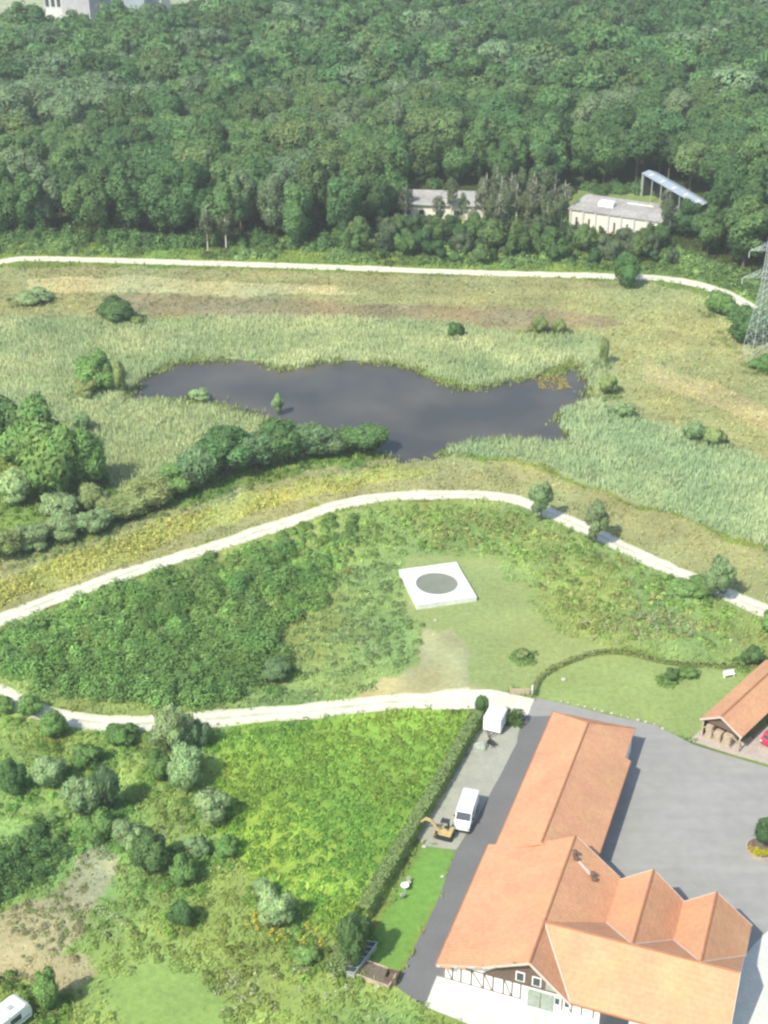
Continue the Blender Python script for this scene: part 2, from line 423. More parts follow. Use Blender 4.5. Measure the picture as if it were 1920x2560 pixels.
# vertical blades: tufts of grass, reeds, weeds
def blades(x, y, h, w, col, r, per=3, lean=.25, spread=.2, z=0.0):
    n = len(x)*per
    X = np.repeat(x, per)+r.normal(0, 1, n)*spread; Y = np.repeat(y, per)+r.normal(0, 1, n)*spread
    Hh = np.repeat(h, per)*r.uniform(.6, 1.15, n)
    a = r.uniform(0, 2*np.pi, n); la = r.uniform(0, 2*np.pi, n); ll = np.abs(r.normal(0, lean, n))*Hh
    zb = np.repeat(z, per) if np.ndim(z) else z
    c = np.stack([X+np.cos(la)*ll/2, Y+np.sin(la)*ll/2, zb+Hh/2-.03], 1)
    t1 = np.stack([np.cos(la)*ll/2, np.sin(la)*ll/2, Hh/2], 1)
    ww = np.repeat(w, per)*r.uniform(.6, 1.4, n) if np.ndim(w) else w*r.uniform(.6, 1.4, n)
    t2 = np.stack([np.cos(a)*ww/2, np.sin(a)*ww/2, np.zeros(n)], 1)
    cc = np.repeat(col, per, 0)*np.exp(r.normal(0, .13, (n, 1)))
    return c, t1, t2, cc, np.tile([0., 0., 1.], (n, 1))
def domes(x, y, rad, h, col, r, per, leaf):
    """low rounded clumps of leaves"""
    n = len(x)*per
    X = np.repeat(x, per); Y = np.repeat(y, per); R_ = np.repeat(rad, per); H_ = np.repeat(h, per)
    d = r.normal(size=(n, 3)); d[:, 2] = np.abs(d[:, 2])+.15; d /= np.linalg.norm(d, axis=1)[:, None]
    bump = 1+.18*np.sin(d[:, 0]*7+X)*np.sin(d[:, 1]*7+Y)
    q = r.uniform(.8, 1.05, n)*bump
    c = np.stack([X+d[:, 0]*R_*q, Y+d[:, 1]*R_*q, d[:, 2]*H_*q], 1)
    nn = d*[.8, .8, 1.25]+r.normal(size=d.shape)*.28; nn /= np.linalg.norm(nn, axis=1)[:, None]
    a, b = orient(nn, r); s = leaf*r.uniform(.6, 1.35, (n, 1))
    cc = np.repeat(col, per, 0)*np.exp(r.normal(0, .14, (n, 1)))*(1+r.normal(0, .05, (n, 3)))
    return c, a*s, b*s*.6, cc, d
def cat_arr(L):
    return [np.concatenate([l[i] for l in L]) for i in range(5)]
def pts_in(P, dens, r):
    lo = P.min(0); hi = P.max(0); A = (hi-lo).prod(); n = int(A*dens)
    x = r.uniform(lo[0], hi[0], n); y = r.uniform(lo[1], hi[1], n)
    wx = x+(fbm(x, y, 4, 3, 3)-.5)*2.4; wy = y+(fbm(x, y, 4, 3, 9)-.5)*2.4
    k = inside(P, wx, wy); return x[k], y[k]

# ------------------------------------------------------------------ ground zones (what grows or lies where)
S_ = 1920/1659
def disp(pts): return [(a*S_, b*S_) for a, b in pts]
POND = poly(disp([(262, 868), (285, 846), (310, 818), (360, 788), (420, 777), (480, 778), (560, 774), (572, 786), (600, 795), (650, 797), (690, 778), (800, 780), (900, 793), (925, 812), (960, 825), (1000, 838), (1050, 832), (1130, 815), (1200, 806), (1238, 790), (1258, 790), (1265, 820), (1282, 865), (1235, 880), (1212, 895), (1212, 925), (1255, 955), (1180, 957), (1100, 950), (1020, 952), (970, 970), (930, 990), (880, 995), (800, 975), (740, 958), (690, 945), (620, 920), (560, 898), (480, 876), (420, 862), (330, 860)]))
NEAR_PATH = [at(*p)[:2] for p in [(-260, 1640), (-120, 1592), (0, 1550), (150, 1492), (300, 1440), (450, 1393), (600, 1345), (720, 1306), (830, 1268), (900, 1251), (970, 1242), (1060, 1238), (1150, 1237), (1230, 1240), (1290, 1250), (1350, 1272), (1440, 1310), (1600, 1388), (1750, 1455), (1900, 1522), (2100, 1610)]]
LOW_PATH = [at(*p)[:2] for p in [(-260, 1640), (-120, 1690), (0, 1738), (60, 1765), (150, 1792), (250, 1806), (350, 1808), (450, 1803), (600, 1792), (800, 1775), (950, 1760), (1080, 1748), (1180, 1738)]]
FAR_PATH = [at(*p)[:2] for p in [(-300, 720), (-120, 680), (0, 655), (60, 647), (150, 648), (300, 652), (600, 661), (900, 671), (1100, 679), (1300, 685), (1500, 690), (1620, 694), (1700, 702), (1770, 718), (1830, 742), (1890, 775), (1980, 825), (2200, 930)]]
Z = {}
Z['strip_before_wood'] = poly([(-400, 700), (-400, 560), (0, 600), (300, 608), (700, 630), (1000, 645), (1300, 650), (1600, 660), (1800, 690), (1920, 750), (2300, 880), (2300, 960), (1900, 790), (1800, 735), (1600, 692), (1000, 673), (0, 652)])
Z['wood_floor'] = poly([(-1200, 610), (-1200, 0), (3200, 0), (3200, 830), (1920, 720), (1800, 665), (1600, 640), (1000, 622), (300, 602), (0, 598)])
Z['wood_clearing'] = poly([(960, 480), (1420, 478), (1640, 470), (1700, 490), (1680, 575), (1400, 585), (1040, 560)])
Z['meadow'] = poly([(-400, 720), (0, 668), (300, 668), (1100, 690), (1620, 705), (1800, 760), (1920, 840), (2300, 1000), (2300, 1450), (1920, 1240), (1500, 1040), (1400, 830), (0, 800), (-400, 860)])
Z['meadow_right'] = poly([(1400, 740), (1620, 705), (1790, 745), (1920, 860), (2300, 1000), (2300, 1350), (1920, 1130), (1700, 1060), (1530, 1000), (1480, 900)])
Z['straw'] = poly([(80, 700), (330, 690), (800, 715), (900, 735), (600, 738), (250, 728), (60, 728)])
Z['straw_b'] = poly([(1600, 900), (1800, 960), (1960, 1040), (1960, 1100), (1760, 1010), (1620, 960)])
Z['brown'] = poly([(250, 735), (600, 742), (900, 760), (1200, 770), (1500, 785), (1560, 810), (1400, 830), (1000, 815), (700, 800), (500, 795), (330, 780)])
Z['reed_far'] = poly([(-400, 830), (0, 800), (150, 790), (330, 808), (500, 795), (700, 790), (900, 800), (1100, 806), (1300, 835), (1420, 838), (1510, 850), (1530, 900), (1500, 1000), (1470, 1000), (1440, 890), (1300, 960), (1170, 965), (1040, 920), (750, 922), (490, 895), (360, 940), (300, 1000), (180, 1000), (0, 1020), (-400, 1080)])
Z['reed_left'] = poly([(100, 1000), (320, 1000), (420, 1003), (520, 1018), (640, 1050), (720, 1080), (820, 1110), (760, 1150), (560, 1180), (430, 1230), (330, 1260), (270, 1190), (200, 1110), (130, 1080)])
Z['reed_right'] = poly([(1395, 1030), (1420, 1015), (1480, 1000), (1600, 1050), (1760, 1100), (1920, 1160), (2300, 1330), (2300, 1560), (1920, 1370), (1700, 1290), (1500, 1220), (1380, 1170), (1250, 1145), (1130, 1135), (1090, 1130), (1180, 1098), (1290, 1095), (1430, 1105), (1400, 1070)])
Z['dyke'] = poly([(-400, 1560), (0, 1405), (200, 1345), (400, 1285), (600, 1225), (800, 1170), (1000, 1150), (1130, 1145), (1250, 1155), (1400, 1190), (1560, 1250), (1750, 1320), (1920, 1385), (2300, 1570), (2300, 1690), (1920, 1530), (1600, 1385), (1440, 1300), (1290, 1245), (960, 1235), (830, 1262), (300, 1432), (0, 1540), (-400, 1680)])
Z['yellow'] = poly([(-400, 1640), (0, 1460), (180, 1385), (420, 1300), (600, 1245), (760, 1195), (1000, 1165), (1120, 1175), (960, 1210), (760, 1245), (560, 1310), (330, 1395), (120, 1465), (0, 1512), (-400, 1660)])
Z['triangle'] = poly([(-300, 1660), (0, 1562), (300, 1452), (600, 1357), (830, 1280), (960, 1255), (1290, 1262), (1440, 1322), (1600, 1402), (1900, 1535), (2200, 1660), (2200, 1700), (1920, 1670), (1700, 1645), (1520, 1625), (1380, 1670), (1330, 1735), (1200, 1725), (1000, 1745), (450, 1790), (250, 1790), (0, 1725)])
Z['mown'] = poly([(1000, 1400), (1160, 1385), (1230, 1390), (1300, 1450), (1350, 1530), (1440, 1600), (1500, 1622), (1400, 1665), (1340, 1720), (1270, 1735), (1160, 1728), (1040, 1710), (960, 1720), (1040, 1650), (1065, 1580), (1010, 1530)])
Z['worn'] = poly([(1075, 1585), (1140, 1570), (1175, 1630), (1190, 1700), (1230, 1730), (1100, 1740), (950, 1745), (850, 1752), (940, 1715), (1040, 1660)])
Z['lawn'] = poly([(1340, 1745), (1360, 1690), (1420, 1655), (1500, 1632), (1600, 1642), (1700, 1668), (1920, 1680), (2100, 1680), (2100, 1800), (1730, 1850), (1640, 1815), (1500, 1780)])
Z['field'] = poly([(500, 1835), (640, 1810), (800, 1795), (1000, 1778), (1160, 1775), (1190, 1800), (1100, 1960), (1000, 2120), (900, 2290), (830, 2350), (740, 2280), (640, 2220), (560, 2080), (540, 1900)])
Z['scrub'] = poly([(-400, 1740), (0, 1755), (150, 1805), (350, 1820), (600, 1805), (1170, 1785), (1195, 1800), (830, 2440), (900, 2460), (1000, 2470), (1100, 2560), (1100, 2700), (-500, 2700)])
Z['dirt'] = poly([(-200, 2330), (0, 2290), (100, 2230), (190, 2160), (250, 2120), (310, 2150), (300, 2220), (200, 2300), (160, 2380), (230, 2450), (180, 2500), (60, 2440), (-200, 2440)])
Z['lawn_bottom'] = poly([(300, 2560), (250, 2480), (300, 2450), (360, 2400), (430, 2410), (500, 2470), (560, 2560), (560, 2700), (250, 2700)])
Z['side_lawn'] = poly([(1060, 2112), (1135, 2118), (1130, 2150), (1085, 2260), (1005, 2420), (960, 2425), (900, 2390), (985, 2240)])
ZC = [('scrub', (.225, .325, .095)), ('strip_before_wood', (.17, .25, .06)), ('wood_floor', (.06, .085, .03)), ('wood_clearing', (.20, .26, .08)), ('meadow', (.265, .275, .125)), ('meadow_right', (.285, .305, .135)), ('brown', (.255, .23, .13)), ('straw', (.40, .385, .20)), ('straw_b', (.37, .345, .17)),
      ('reed_far', (.25, .31, .15)), ('reed_left', (.25, .30, .14)), ('reed_right', (.25, .32, .16)), ('dyke', (.285, .295, .13)), ('yellow', (.33, .345, .11)), ('triangle', (.23, .305, .10)), ('mown', (.26, .31, .115)), ('worn', (.365, .335, .165)),
      ('lawn', (.25, .32, .11)), ('field', (.22, .34, .06)), ('dirt', (.345, .325, .18)), ('lawn_bottom', (.215, .32, .09)), ('side_lawn', (.15, .285, .06))]
def zone_colour(x, y):
    wx = x+(fbm(x, y, 6, 4, 31)-.5)*5; wy = y+(fbm(x, y, 6, 4, 41)-.5)*5
    c = np.tile(np.array([.17, .23, .06]), (len(x), 1))
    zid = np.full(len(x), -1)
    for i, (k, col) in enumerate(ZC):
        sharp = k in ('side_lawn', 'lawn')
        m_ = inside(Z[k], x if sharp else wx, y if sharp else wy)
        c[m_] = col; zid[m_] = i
    # patches of drier and greener growth
    n1 = fbm(x, y, 14, 4, 51); n2 = fbm(x, y, 5, 4, 61); n3 = fbm(x*.5, y*1.6, 9, 4, 71)
    dry = np.clip((n1-.5)*3.2, -1, 1)[:, None]; br = np.exp((n2-.5)*.9+(n3-.5)*.5)[:, None]
    soft = np.where(np.isin(zid, [15, 17, 20, 21]), .35, np.where(np.isin(zid, [4, 5, 6, 7, 8, 12]), .6, 1.0))[:, None]
    c = c*(1+dry*soft*np.array([.20, .05, -.05]))*(br**(soft*.8))
    return np.clip(c, .01, .8), zid

def build_ground():
    xs = np.concatenate([-np.geomspace(115, 1500, 26)[::-1], np.arange(-110, 110.1, .6), np.geomspace(115, 1500, 26)])
    ys = np.concatenate([np.linspace(-1500, 80, 24), np.arange(90, 372, .6), np.linspace(378, 700, 60), np.linspace(740, 1700, 16)])
    X, Y = np.meshgrid(xs, ys); x = X.ravel(); y = Y.ravel()
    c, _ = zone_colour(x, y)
    zz = np.zeros(len(x))
    wx = x+(fbm(x, y, 3, 3, 5)-.5)*3.0; wy = y+(fbm(x, y, 3, 3, 6)-.5)*3.0
    pin = inside(POND, wx, wy).astype(float).reshape(X.shape)
    for _ in range(2):
        pin[1:-1, 1:-1] = (pin[1:-1, 1:-1]*2+pin[:-2, 1:-1]+pin[2:, 1:-1]+pin[1:-1, :-2]+pin[1:-1, 2:])/6
    zz = -(pin.ravel())*1.1
    c[pin.ravel() > .3] *= .35
    nx, ny = len(xs), len(ys)
    idx = np.arange(nx*ny).reshape(ny, nx)
    q = np.stack([idx[:-1, :-1], idx[:-1, 1:], idx[1:, 1:], idx[1:, :-1]], -1).reshape(-1, 4)
    me = bpy.data.meshes.new('ground')
    me.vertices.add(nx*ny); me.vertices.foreach_set('co', np.stack([x, y, zz], 1).astype(np.float32).ravel())
    me.loops.add(q.size); me.loops.foreach_set('vertex_index', q.astype(np.int32).ravel())
    me.polygons.add(len(q)); me.polygons.foreach_set('loop_start', np.arange(0, q.size, 4, dtype=np.int32)); me.polygons.foreach_set('loop_total', np.full(len(q), 4, np.int32))
    a = me.attributes.new('Col', 'FLOAT_COLOR', 'POINT'); cc = np.ones((len(x), 4), np.float32); cc[:, :3] = c; a.data.foreach_set('color', cc.ravel())
    me.update(calc_edges=True)
    me.polygons.foreach_set('use_smooth', np.ones(len(q), bool))
    m, nt, out = new_mat('soil_and_turf')
    b = N(nt, 'ShaderNodeBsdfDiffuse')
    at_ = N(nt, 'ShaderNodeAttribute'); at_.attribute_name = 'Col'
    tc = N(nt, 'ShaderNodeTexCoord')
    n1 = N(nt, 'ShaderNodeTexNoise'); n1.inputs['Scale'].default_value = 1.3; n1.inputs['Detail'].default_value = 8; n1.inputs['Roughness'].default_value = .7
    nt.links.new(tc.outputs['Object'], n1.inputs['Vector'])
    mr = N(nt, 'ShaderNodeMapRange'); mr.inputs['From Min'].default_value = .3; mr.inputs['From Max'].default_value = .7; mr.inputs['To Min'].default_value = .8; mr.inputs['To Max'].default_value = 1.2
    nt.links.new(n1.outputs['Fac'], mr.inputs['Value'])
    vm = N(nt, 'ShaderNodeVectorMath', operation='SCALE'); nt.links.new(at_.outputs['Color'], vm.inputs[0]); nt.links.new(mr.outputs[0], vm.inputs['Scale'])
    nt.links.new(vm.outputs['Vector'], b.inputs['Color'])
    bu = N(nt, 'ShaderNodeBump'); bu.inputs['Strength'].default_value = .4; bu.inputs['Distance'].default_value = .15
    nt.links.new(n1.outputs['Fac'], bu.inputs['Height']); nt.links.new(bu.outputs[0], b.inputs['Normal'])
    nt.links.new(b.outputs[0], out.inputs['Surface'])
    tag(link('ground', me, m), kind='structure')
build_ground()

# pond water
def build_water():
    m, nt, out = new_mat('pond_water')
    b = N(nt, 'ShaderNodeBsdfPrincipled'); b.inputs['Base Color'].default_value = (.045, .042, .04, 1); b.inputs['Roughness'].default_value = .2; b.inputs['IOR'].default_value = 1.33
    tc = N(nt, 'ShaderNodeTexCoord'); n = N(nt, 'ShaderNodeTexNoise'); n.inputs['Scale'].default_value = 1.6; n.inputs['Detail'].default_value = 4
    n2 = N(nt, 'ShaderNodeTexNoise'); n2.inputs['Scale'].default_value = .05; n2.inputs['Detail'].default_value = 4
    nt.links.new(tc.outputs['Object'], n.inputs['Vector']); nt.links.new(tc.outputs['Object'], n2.inputs['Vector'])
    bu = N(nt, 'ShaderNodeBump'); bu.inputs['Strength'].default_value = .12; bu.inputs['Distance'].default_value = .1
    nt.links.new(n.outputs['Fac'], bu.inputs['Height']); nt.links.new(bu.outputs[0], b.inputs['Normal'])
    cr = N(nt, 'ShaderNodeMix', data_type='RGBA'); cr.inputs['A'].default_value = (.058, .060, .056, 1); cr.inputs['B'].default_value = (.105, .096, .078, 1)
    mr = N(nt, 'ShaderNodeMapRange'); mr.inputs['From Min'].default_value = .4; mr.inputs['From Max'].default_value = .65
    nt.links.new(n2.outputs['Fac'], mr.inputs['Value']); nt.links.new(mr.outputs[0], cr.inputs['Factor']); nt.links.new(cr.outputs['Result'], b.inputs['Base Color'])
    nt.links.new(b.outputs[0], out.inputs['Surface'])
    c = POND.mean(0); P = c+(POND-c)*1.05
    lo = POND.min(0)-4; hi = POND.max(0)+4
    tri_fill('pond_water', np.array([lo, (hi[0], lo[1]), hi, (lo[0], hi[1])]), -.35, m)
build_water()

# paths, yard and paving: each sheet a few millimetres above the one below
ribbon_obj('gravel_path', FAR_PATH, 3.9, .030, M['track'], 1, .5)
ribbon_obj('gravel_path', NEAR_PATH, 3.3, .034, M['track'], 2, .5)
ribbon_obj('gravel_path', LOW_PATH, 3.4, .038, M['track'], 3, .5)
tri_fill('gravel_forecourt', smooth_poly(poly([(1060, 1735), (1150, 1722), (1230, 1725), (1300, 1740), (1335, 1748), (1320, 1790), (1240, 1775), (1180, 1772), (1080, 1775)]), .3, s=4), .042, M['gravel'])
tri_fill('yard', smooth_poly(poly([(1318, 1748), (1340, 1744), (1400, 1758), (1500, 1782), (1640, 1814), (1735, 1862), (1850, 1898), (1960, 1930), (2200, 2000), (2200, 2700), (1500, 2700), (1350, 2300), (1400, 1900), (1330, 1840), (1300, 1800)]), .05, s=5), .012, M['asphalt'])
tri_fill('lane', smooth_poly(poly([(1312, 1790), (1400, 1790), (1420, 1800), (1260, 2150), (1140, 2480), (1062, 2516), (992, 2468), (1010, 2420), (1090, 2262), (1140, 2130), (1180, 2065), (1245, 1945), (1290, 1855)]), .06, s=6), .016, M['asphalt_dark'])
tri_fill('gravel_strip', smooth_poly(poly([(1190, 1835), (1215, 1815), (1300, 1815), (1292, 1856), (1246, 1946), (1180, 2066), (1140, 2125), (1060, 2115), (1040, 2090), (1110, 1980)]), .1, s=7), .020, M['strip'])
tri_fill('terrace', smooth_poly(poly([(1092, 2440), (1500, 2540), (1500, 2800), (1400, 2800), (1190, 2568), (1062, 2516)]), .05, s=8), .024, M['paving'])
tri_fill('pale_forecourt', smooth_poly(poly([(1862, 2390), (1905, 2340), (1960, 2300), (2200, 2300), (2200, 2800), (1800, 2800), (1820, 2560)]), .25, s=9), .024, M['paving'])
tri_fill('brick_apron', smooth_poly(poly([(1722, 1852), (1750, 1825), (1850, 1858), (1960, 1790), (2060, 1820), (2060, 1945), (1960, 1922), (1850, 1892)]), .08, s=10), .020, M['apron'])

# ------------------------------------------------------------------ the long farmhouse (own axes: y runs along the wing, x across)
AX = math.radians(20)
def uv_world(u, v): return (u*math.sin(AX)+v*math.cos(AX), u*math.cos(AX)-v*math.sin(AX), 0)
U0, V0 = 112.0, -16.5
def build_farmhouse():
    root = empty('farmhouse', uv_world(U0, V0), -AX, 'long white half-timbered house under orange tiled roofs with three cross gables', 'house')
    q = lambda v, u, z: (v-V0, u-U0, z)
    # walls
    bm = bmesh.new()
    prism(bm, [(-29.9-V0, 0), (-29.9-V0, 3.1), (-25.1-V0, 5.55), (-20.1-V0, 3.0), (-20.1-V0, 0)], 'y', 119.9-U0, 142.3-U0)
    box(bm, q(-25.0, 144.4, 1.5), (9.75, 4.1, 3.0))
    bm_obj('wall', bm, M['plaster'], root)
    bm = bmesh.new()
    prism(bm, [(-30.7-V0, 0), (-30.7-V0, 3.0), (-26.2-V0, 4.6), (-21.5-V0, 7.15), (-21.5-V0, 0)], 'y', 102.2-U0, 119.7-U0)
    prism(bm, [(-21.5-V0, 0), (-21.5-V0, 7.1), (-17.6-V0, 3.0), (-17.6-V0, 0)], 'y', 102.25-U0, 103.6-U0)
    prism(bm, [(-21.5-V0, 0), (-21.5-V0, 7.1), (-16.2-V0, 4.1), (-16.2-V0, 0)], 'y', 113-U0, 118.4-U0)
    prism(bm, [(102.2-U0, 0), (102.2-U0, 3.0), (106.7-U0, 7.05), (112.6-U0, 3.6), (112.6-U0, 0)], 'x', -21-V0, -2.4-V0)
    prism(bm, [(-21.3-V0, 0), (-21.3-V0, 6.9), (-16-V0, 4.05), (-12.5-V0, 7.1), (-9-V0, 4.05), (-5.7-V0, 7.1), (-2.3-V0, 3.95), (-2.3-V0, 0)], 'y', 110.5-U0, 116.6-U0)
    bm_obj('wall', bm, M['plaster'], root)
    # roofs, one object per roof body
    def zl(v): return 6-(abs(v+25.1))*2.7/5.35
    bm = bmesh.new()
    slab(bm, [q(-30.45, 119.6, zl(-30.45)), q(-25.1, 119.6, 6), q(-25.1, 142.7, 6), q(-30.45, 147, zl(-30.45))])
    slab(bm, [q(-25.1, 119.6, 6), q(-19.25, 119.6, zl(-19.25)), q(-19.25, 140.9, zl(-19.25)), q(-19.9, 140.9, zl(-19.9)), q(-19.9, 147, zl(-19.9)), q(-25.1, 142.7, 6)])
    slab(bm, [q(-25.1, 142.7, 6), q(-19.9, 147, zl(-19.9)), q(-30.45, 147, zl(-30.45))])
    r = bm_obj('roof', bm, M['roof'], root)
    rb = bmesh.new(); bar(rb, q(-25.1, 119.8, 6.0), q(-25.1, 142.7, 6.0), .13); bar(rb, q(-25.1, 142.7, 6), q(-19.9, 147, zl(-19.9)), .10); bar(rb, q(-25.1, 142.7, 6), q(-30.45, 147, zl(-30.45)), .10)
    bm_obj('ridge_cap', rb, M['ridge'], r)
    bm = bmesh.new()
    pv = [(-21.5, 7.6), (-23.2, 6.62), (-24.8, 5.76), (-26.4, 5.02), (-28.0, 4.36), (-29.6, 3.82), (-31.25, 3.32)]
    for (v0, z0), (v1, z1) in zip(pv, pv[1:]):
        slab(bm, [q(v0, 100.9, z0), q(v0, 120.3, z0), q(v1, 120.4, z1), q(v1, 101.4, z1)])
    slab(bm, [q(-21.5, 106.7, 7.6), q(-16, 111.9, 4.5), q(-16, 118.9, 4.5), q(-21.5, 120.3, 7.6)])
    slab(bm, [q(-21.5, 106.7, 7.6), q(-21.5, 100.9, 7.6), q(-17.25, 101.35, 3.2)])
    bmesh.ops.remove_doubles(bm, verts=bm.verts, dist=.0)
    r = bm_obj('roof', bm, M['roof'], root)
    rb = bmesh.new(); bar(rb, q(-21.5, 100.9, 7.6), q(-21.5, 120.3, 7.6), .13)
    bm_obj('ridge_cap', rb, M['ridge'], r)
    rb = bmesh.new(); bar(rb, q(-21.5, 106.7, 7.62), q(-17.25, 101.35, 3.23), .10)
    bm_obj('valley_flashing', rb, M['verge'], r)
    beams('verge_board', [(q(-21.5, 100.82, 7.5), q(-17.3, 101.2, 3.1), .07, .26), (q(-21.5, 100.82, 7.5), q(-26.4, 101.1, 4.9), .07, .26), (q(-26.4, 101.15, 4.9), q(-31.2, 101.32, 3.2), .07, .26), (q(-21.5, 120.38, 7.5), q(-16.1, 119.0, 4.4), .07, .24)], M['verge'], r)
    for nm, (vl, zl_, ul), vr, (vrr, zr_, ur), urid in (('a', (-16, 4.5, 118.6), -12.5, (-9, 4.5, 117.8), 118.0), ('b', (-9, 4.5, 117.6), -5.7, (-1.7, 3.9, 117.3), 116.9)):
        bm = bmesh.new()
        f = lambda z: 106.7+(7.6-z)/.6
        slab(bm, [q(vl, f(zl_), zl_), q(vr, 106.7, 7.6), q(vr, urid, 7.6), q(vl, ul, zl_)])
        slab(bm, [q(vr, 106.7, 7.6), q(vrr, f(zr_), zr_), q(vrr, ur, zr_), q(vr, urid, 7.6)])
        r = bm_obj('roof', bm, M['roof'], root)
        rb = bmesh.new(); bar(rb, q(vr, 106.9, 7.6), q(vr, urid, 7.6), .12); bm_obj('ridge_cap', rb, M['ridge'], r)
        rb = bmesh.new()
        beam(rb, q(vl, f(zl_)-.05, zl_+.06), q(vr, 106.65, 7.66), .16, .12); beam(rb, q(vr, 106.65, 7.66), q(vrr, f(zr_)-.05, zr_+.06), .14, .08)
        bm_obj('valley_flashing', rb, M['verge'], r)
        beams('verge_board', [(q(vl, ul+.04, zl_-.1), q(vr, urid+.04, 7.5), .07, .24), (q(vr, urid+.04, 7.5), q(vrr, ur+.04, zr_-.1), .07, .24)], M['verge'], r)
    bm = bmesh.new()
    slab(bm, [q(-21.4, 106.7, 7.59), q(-1.9, 106.7, 7.59), q(-1.9, 113.6, 3.45), q(-21.4, 113.6, 3.45)])
    slab(bm, [q(-21.45, 106.65, 7.59), q(-17.25, 101.35, 3.19), q(-1.9, 101.35, 3.19), q(-1.9, 106.7, 7.59)])
    r = bm_obj('roof', bm, M['roof'], root)
    rb = bmesh.new(); bar(rb, q(-21.4, 106.7, 7.6), q(-1.9, 106.7, 7.6), .12); bm_obj('ridge_cap', rb, M['ridge'], r)
    beams('verge_board', [(q(-1.84, 106.7, 7.5), q(-1.84, 101.3, 3.1), .07, .26), (q(-1.84, 106.7, 7.5), q(-1.84, 113.6, 3.35), .07, .26)], M['verge'], r)
    # gutters along the eaves
    rb = bmesh.new()
    bar(rb, q(-19.2, 120.2, 3.0), q(-19.2, 140.9, 3.0), .08); bar(rb, q(-30.52, 120.2, 3.25), q(-30.52, 147, 3.25), .08)
    bar(rb, q(-31.32, 101.4, 3.25), q(-31.32, 120.3, 3.25), .08); bar(rb, q(-17.2, 101.27, 3.1), q(-1.9, 101.27, 3.1), .08)
    bm_obj('gutter', rb, M['ridge'], root)
    # front: plaster, timbers, boarded gable
    y = 102.2-U0
    bm = bmesh.new()
    prism(bm, [(-26.6-V0, 3.02), (-21.5-V0, 7.2), (-17.3-V0, 3.02)], 'y', y-.12, y-.02)
    g = bm_obj('boarded_gable', bm, M['board'], root)
    for v, w, z in ((-22.6, .95, 4.1), (-20.9, .95, 4.0)):
        bm = bmesh.new(); box(bm, (v-V0, y-.15, z), (w, .06, 1.25)); f = bm_obj('window', bm, M['white'], g)
        bm = bmesh.new(); box(bm, (v-V0, y-.19, z), (w-.24, .04, 1.0)); bm_obj('pane', bm, M['glass'], f)
    bm = bmesh.new(); box(bm, (-19.4-V0, y-.16, 3.75), (1.1, .08, .9)); bm_obj('panel', bm, M['tarp'], g)
    bm = bmesh.new()
    vv = [-30.6, -29.7, -28.8, -27.7, -26.4, -25.4, -24.3, -23.4, -22.5, -18.2, -17.2, -16.2, -15.0]
    for v in vv:
        box(bm, (v-V0, y-.03, 1.95), (.13, .06, 2.1))
    for a, b in ((-30.5, -29.8), (-27.6, -26.5), (-26.3, -25.5), (-24.2, -23.5), (-18.1, -17.3)):
        beam(bm, (a-V0, y-.025, 2.85), (b-V0, y-.025, 1.0), .05, .11)
    box(bm, (-23-V0, y-.032, 2.98), (15.2, .065, .10)); box(bm, (-26.5-V0, y-.028, .9), (8.2, .055, .10))
    bm_obj('timber_frame', bm, M['timber'], root)
    bm = bmesh.new(); box(bm, (-20.4-V0, y-.06, 1.45), (2.7, .1, 2.3)); d = bm_obj('door', bm, M['tarp'], root)
    bm = bmesh.new(); box(bm, (-20.4-V0, y-.13, 1.4), (.05, .04, 2.1)); bm_obj('handle', bm, M['dark'], d)
    for v in (-18.7, -17.7):
        bm = bmesh.new(); box(bm, (v-V0, y-.05, 2.0), (.6, .07, 1.0)); f = bm_obj('window', bm, M['white'], root)
        bm = bmesh.new(); box(bm, (v-V0, y-.09, 2.0), (.46, .03, .84)); bm_obj('pane', bm, M['glass'], f)
    for v, w in ((-12.9, 2.9), (-9.0, 1.2), (-5.8, 1.2)):
        bm = bmesh.new(); box(bm, (v-V0, y-.05, 1.35), (w, .07, 2.5 if w > 2 else 1.3)); f = bm_obj('window', bm, M['timber'], root)
        bm = bmesh.new(); box(bm, (v-V0, y-.09, 1.35), (w-.2, .03, 2.3 if w > 2 else 1.1)); bm_obj('pane', bm, M['glass'], f)
    # yard side of the wing and of the east gable
    for u in (123, 127, 131, 135, 139):
        bm = bmesh.new(); box(bm, (-20.06-V0, u-U0, 1.5), (.1, 1.3, 1.2)); f = bm_obj('window', bm, M['timber'], root)
        bm = bmesh.new(); box(bm, (-20.0-V0, u-U0, 1.5), (.04, 1.1, 1.0)); bm_obj('pane', bm, M['glass'], f)
    # two dark roof vents with a ladder between them near the top of the east slope
    def zr(v): return 7.6-(v+21.5)*3.1/5.5
    for v, u, h in ((-20.9, 117.4, .8), (-18.6, 116.4, .6)):
        bm = bmesh.new(); bar(bm, q(v, u, zr(v)-.1), q(v, u, zr(v)+h), .24, 8, .2); bar(bm, q(v, u, zr(v)+h), q(v, u, zr(v)+h+.12), .32, 8, .1)
        box(bm, q(v+.25, u-.35, zr(v)+.15), (.5, .35, .4))
        bm_obj('roof_vent', bm, M['board'], root)
    bm = bmesh.new()
    beam(bm, q(-20.6, 117.2, zr(-20.6)+.1), q(-18.9, 116.5, zr(-18.9)+.1), .3, .08)
    bm_obj('roof_step', bm, M['verge'], root)
build_farmhouse()

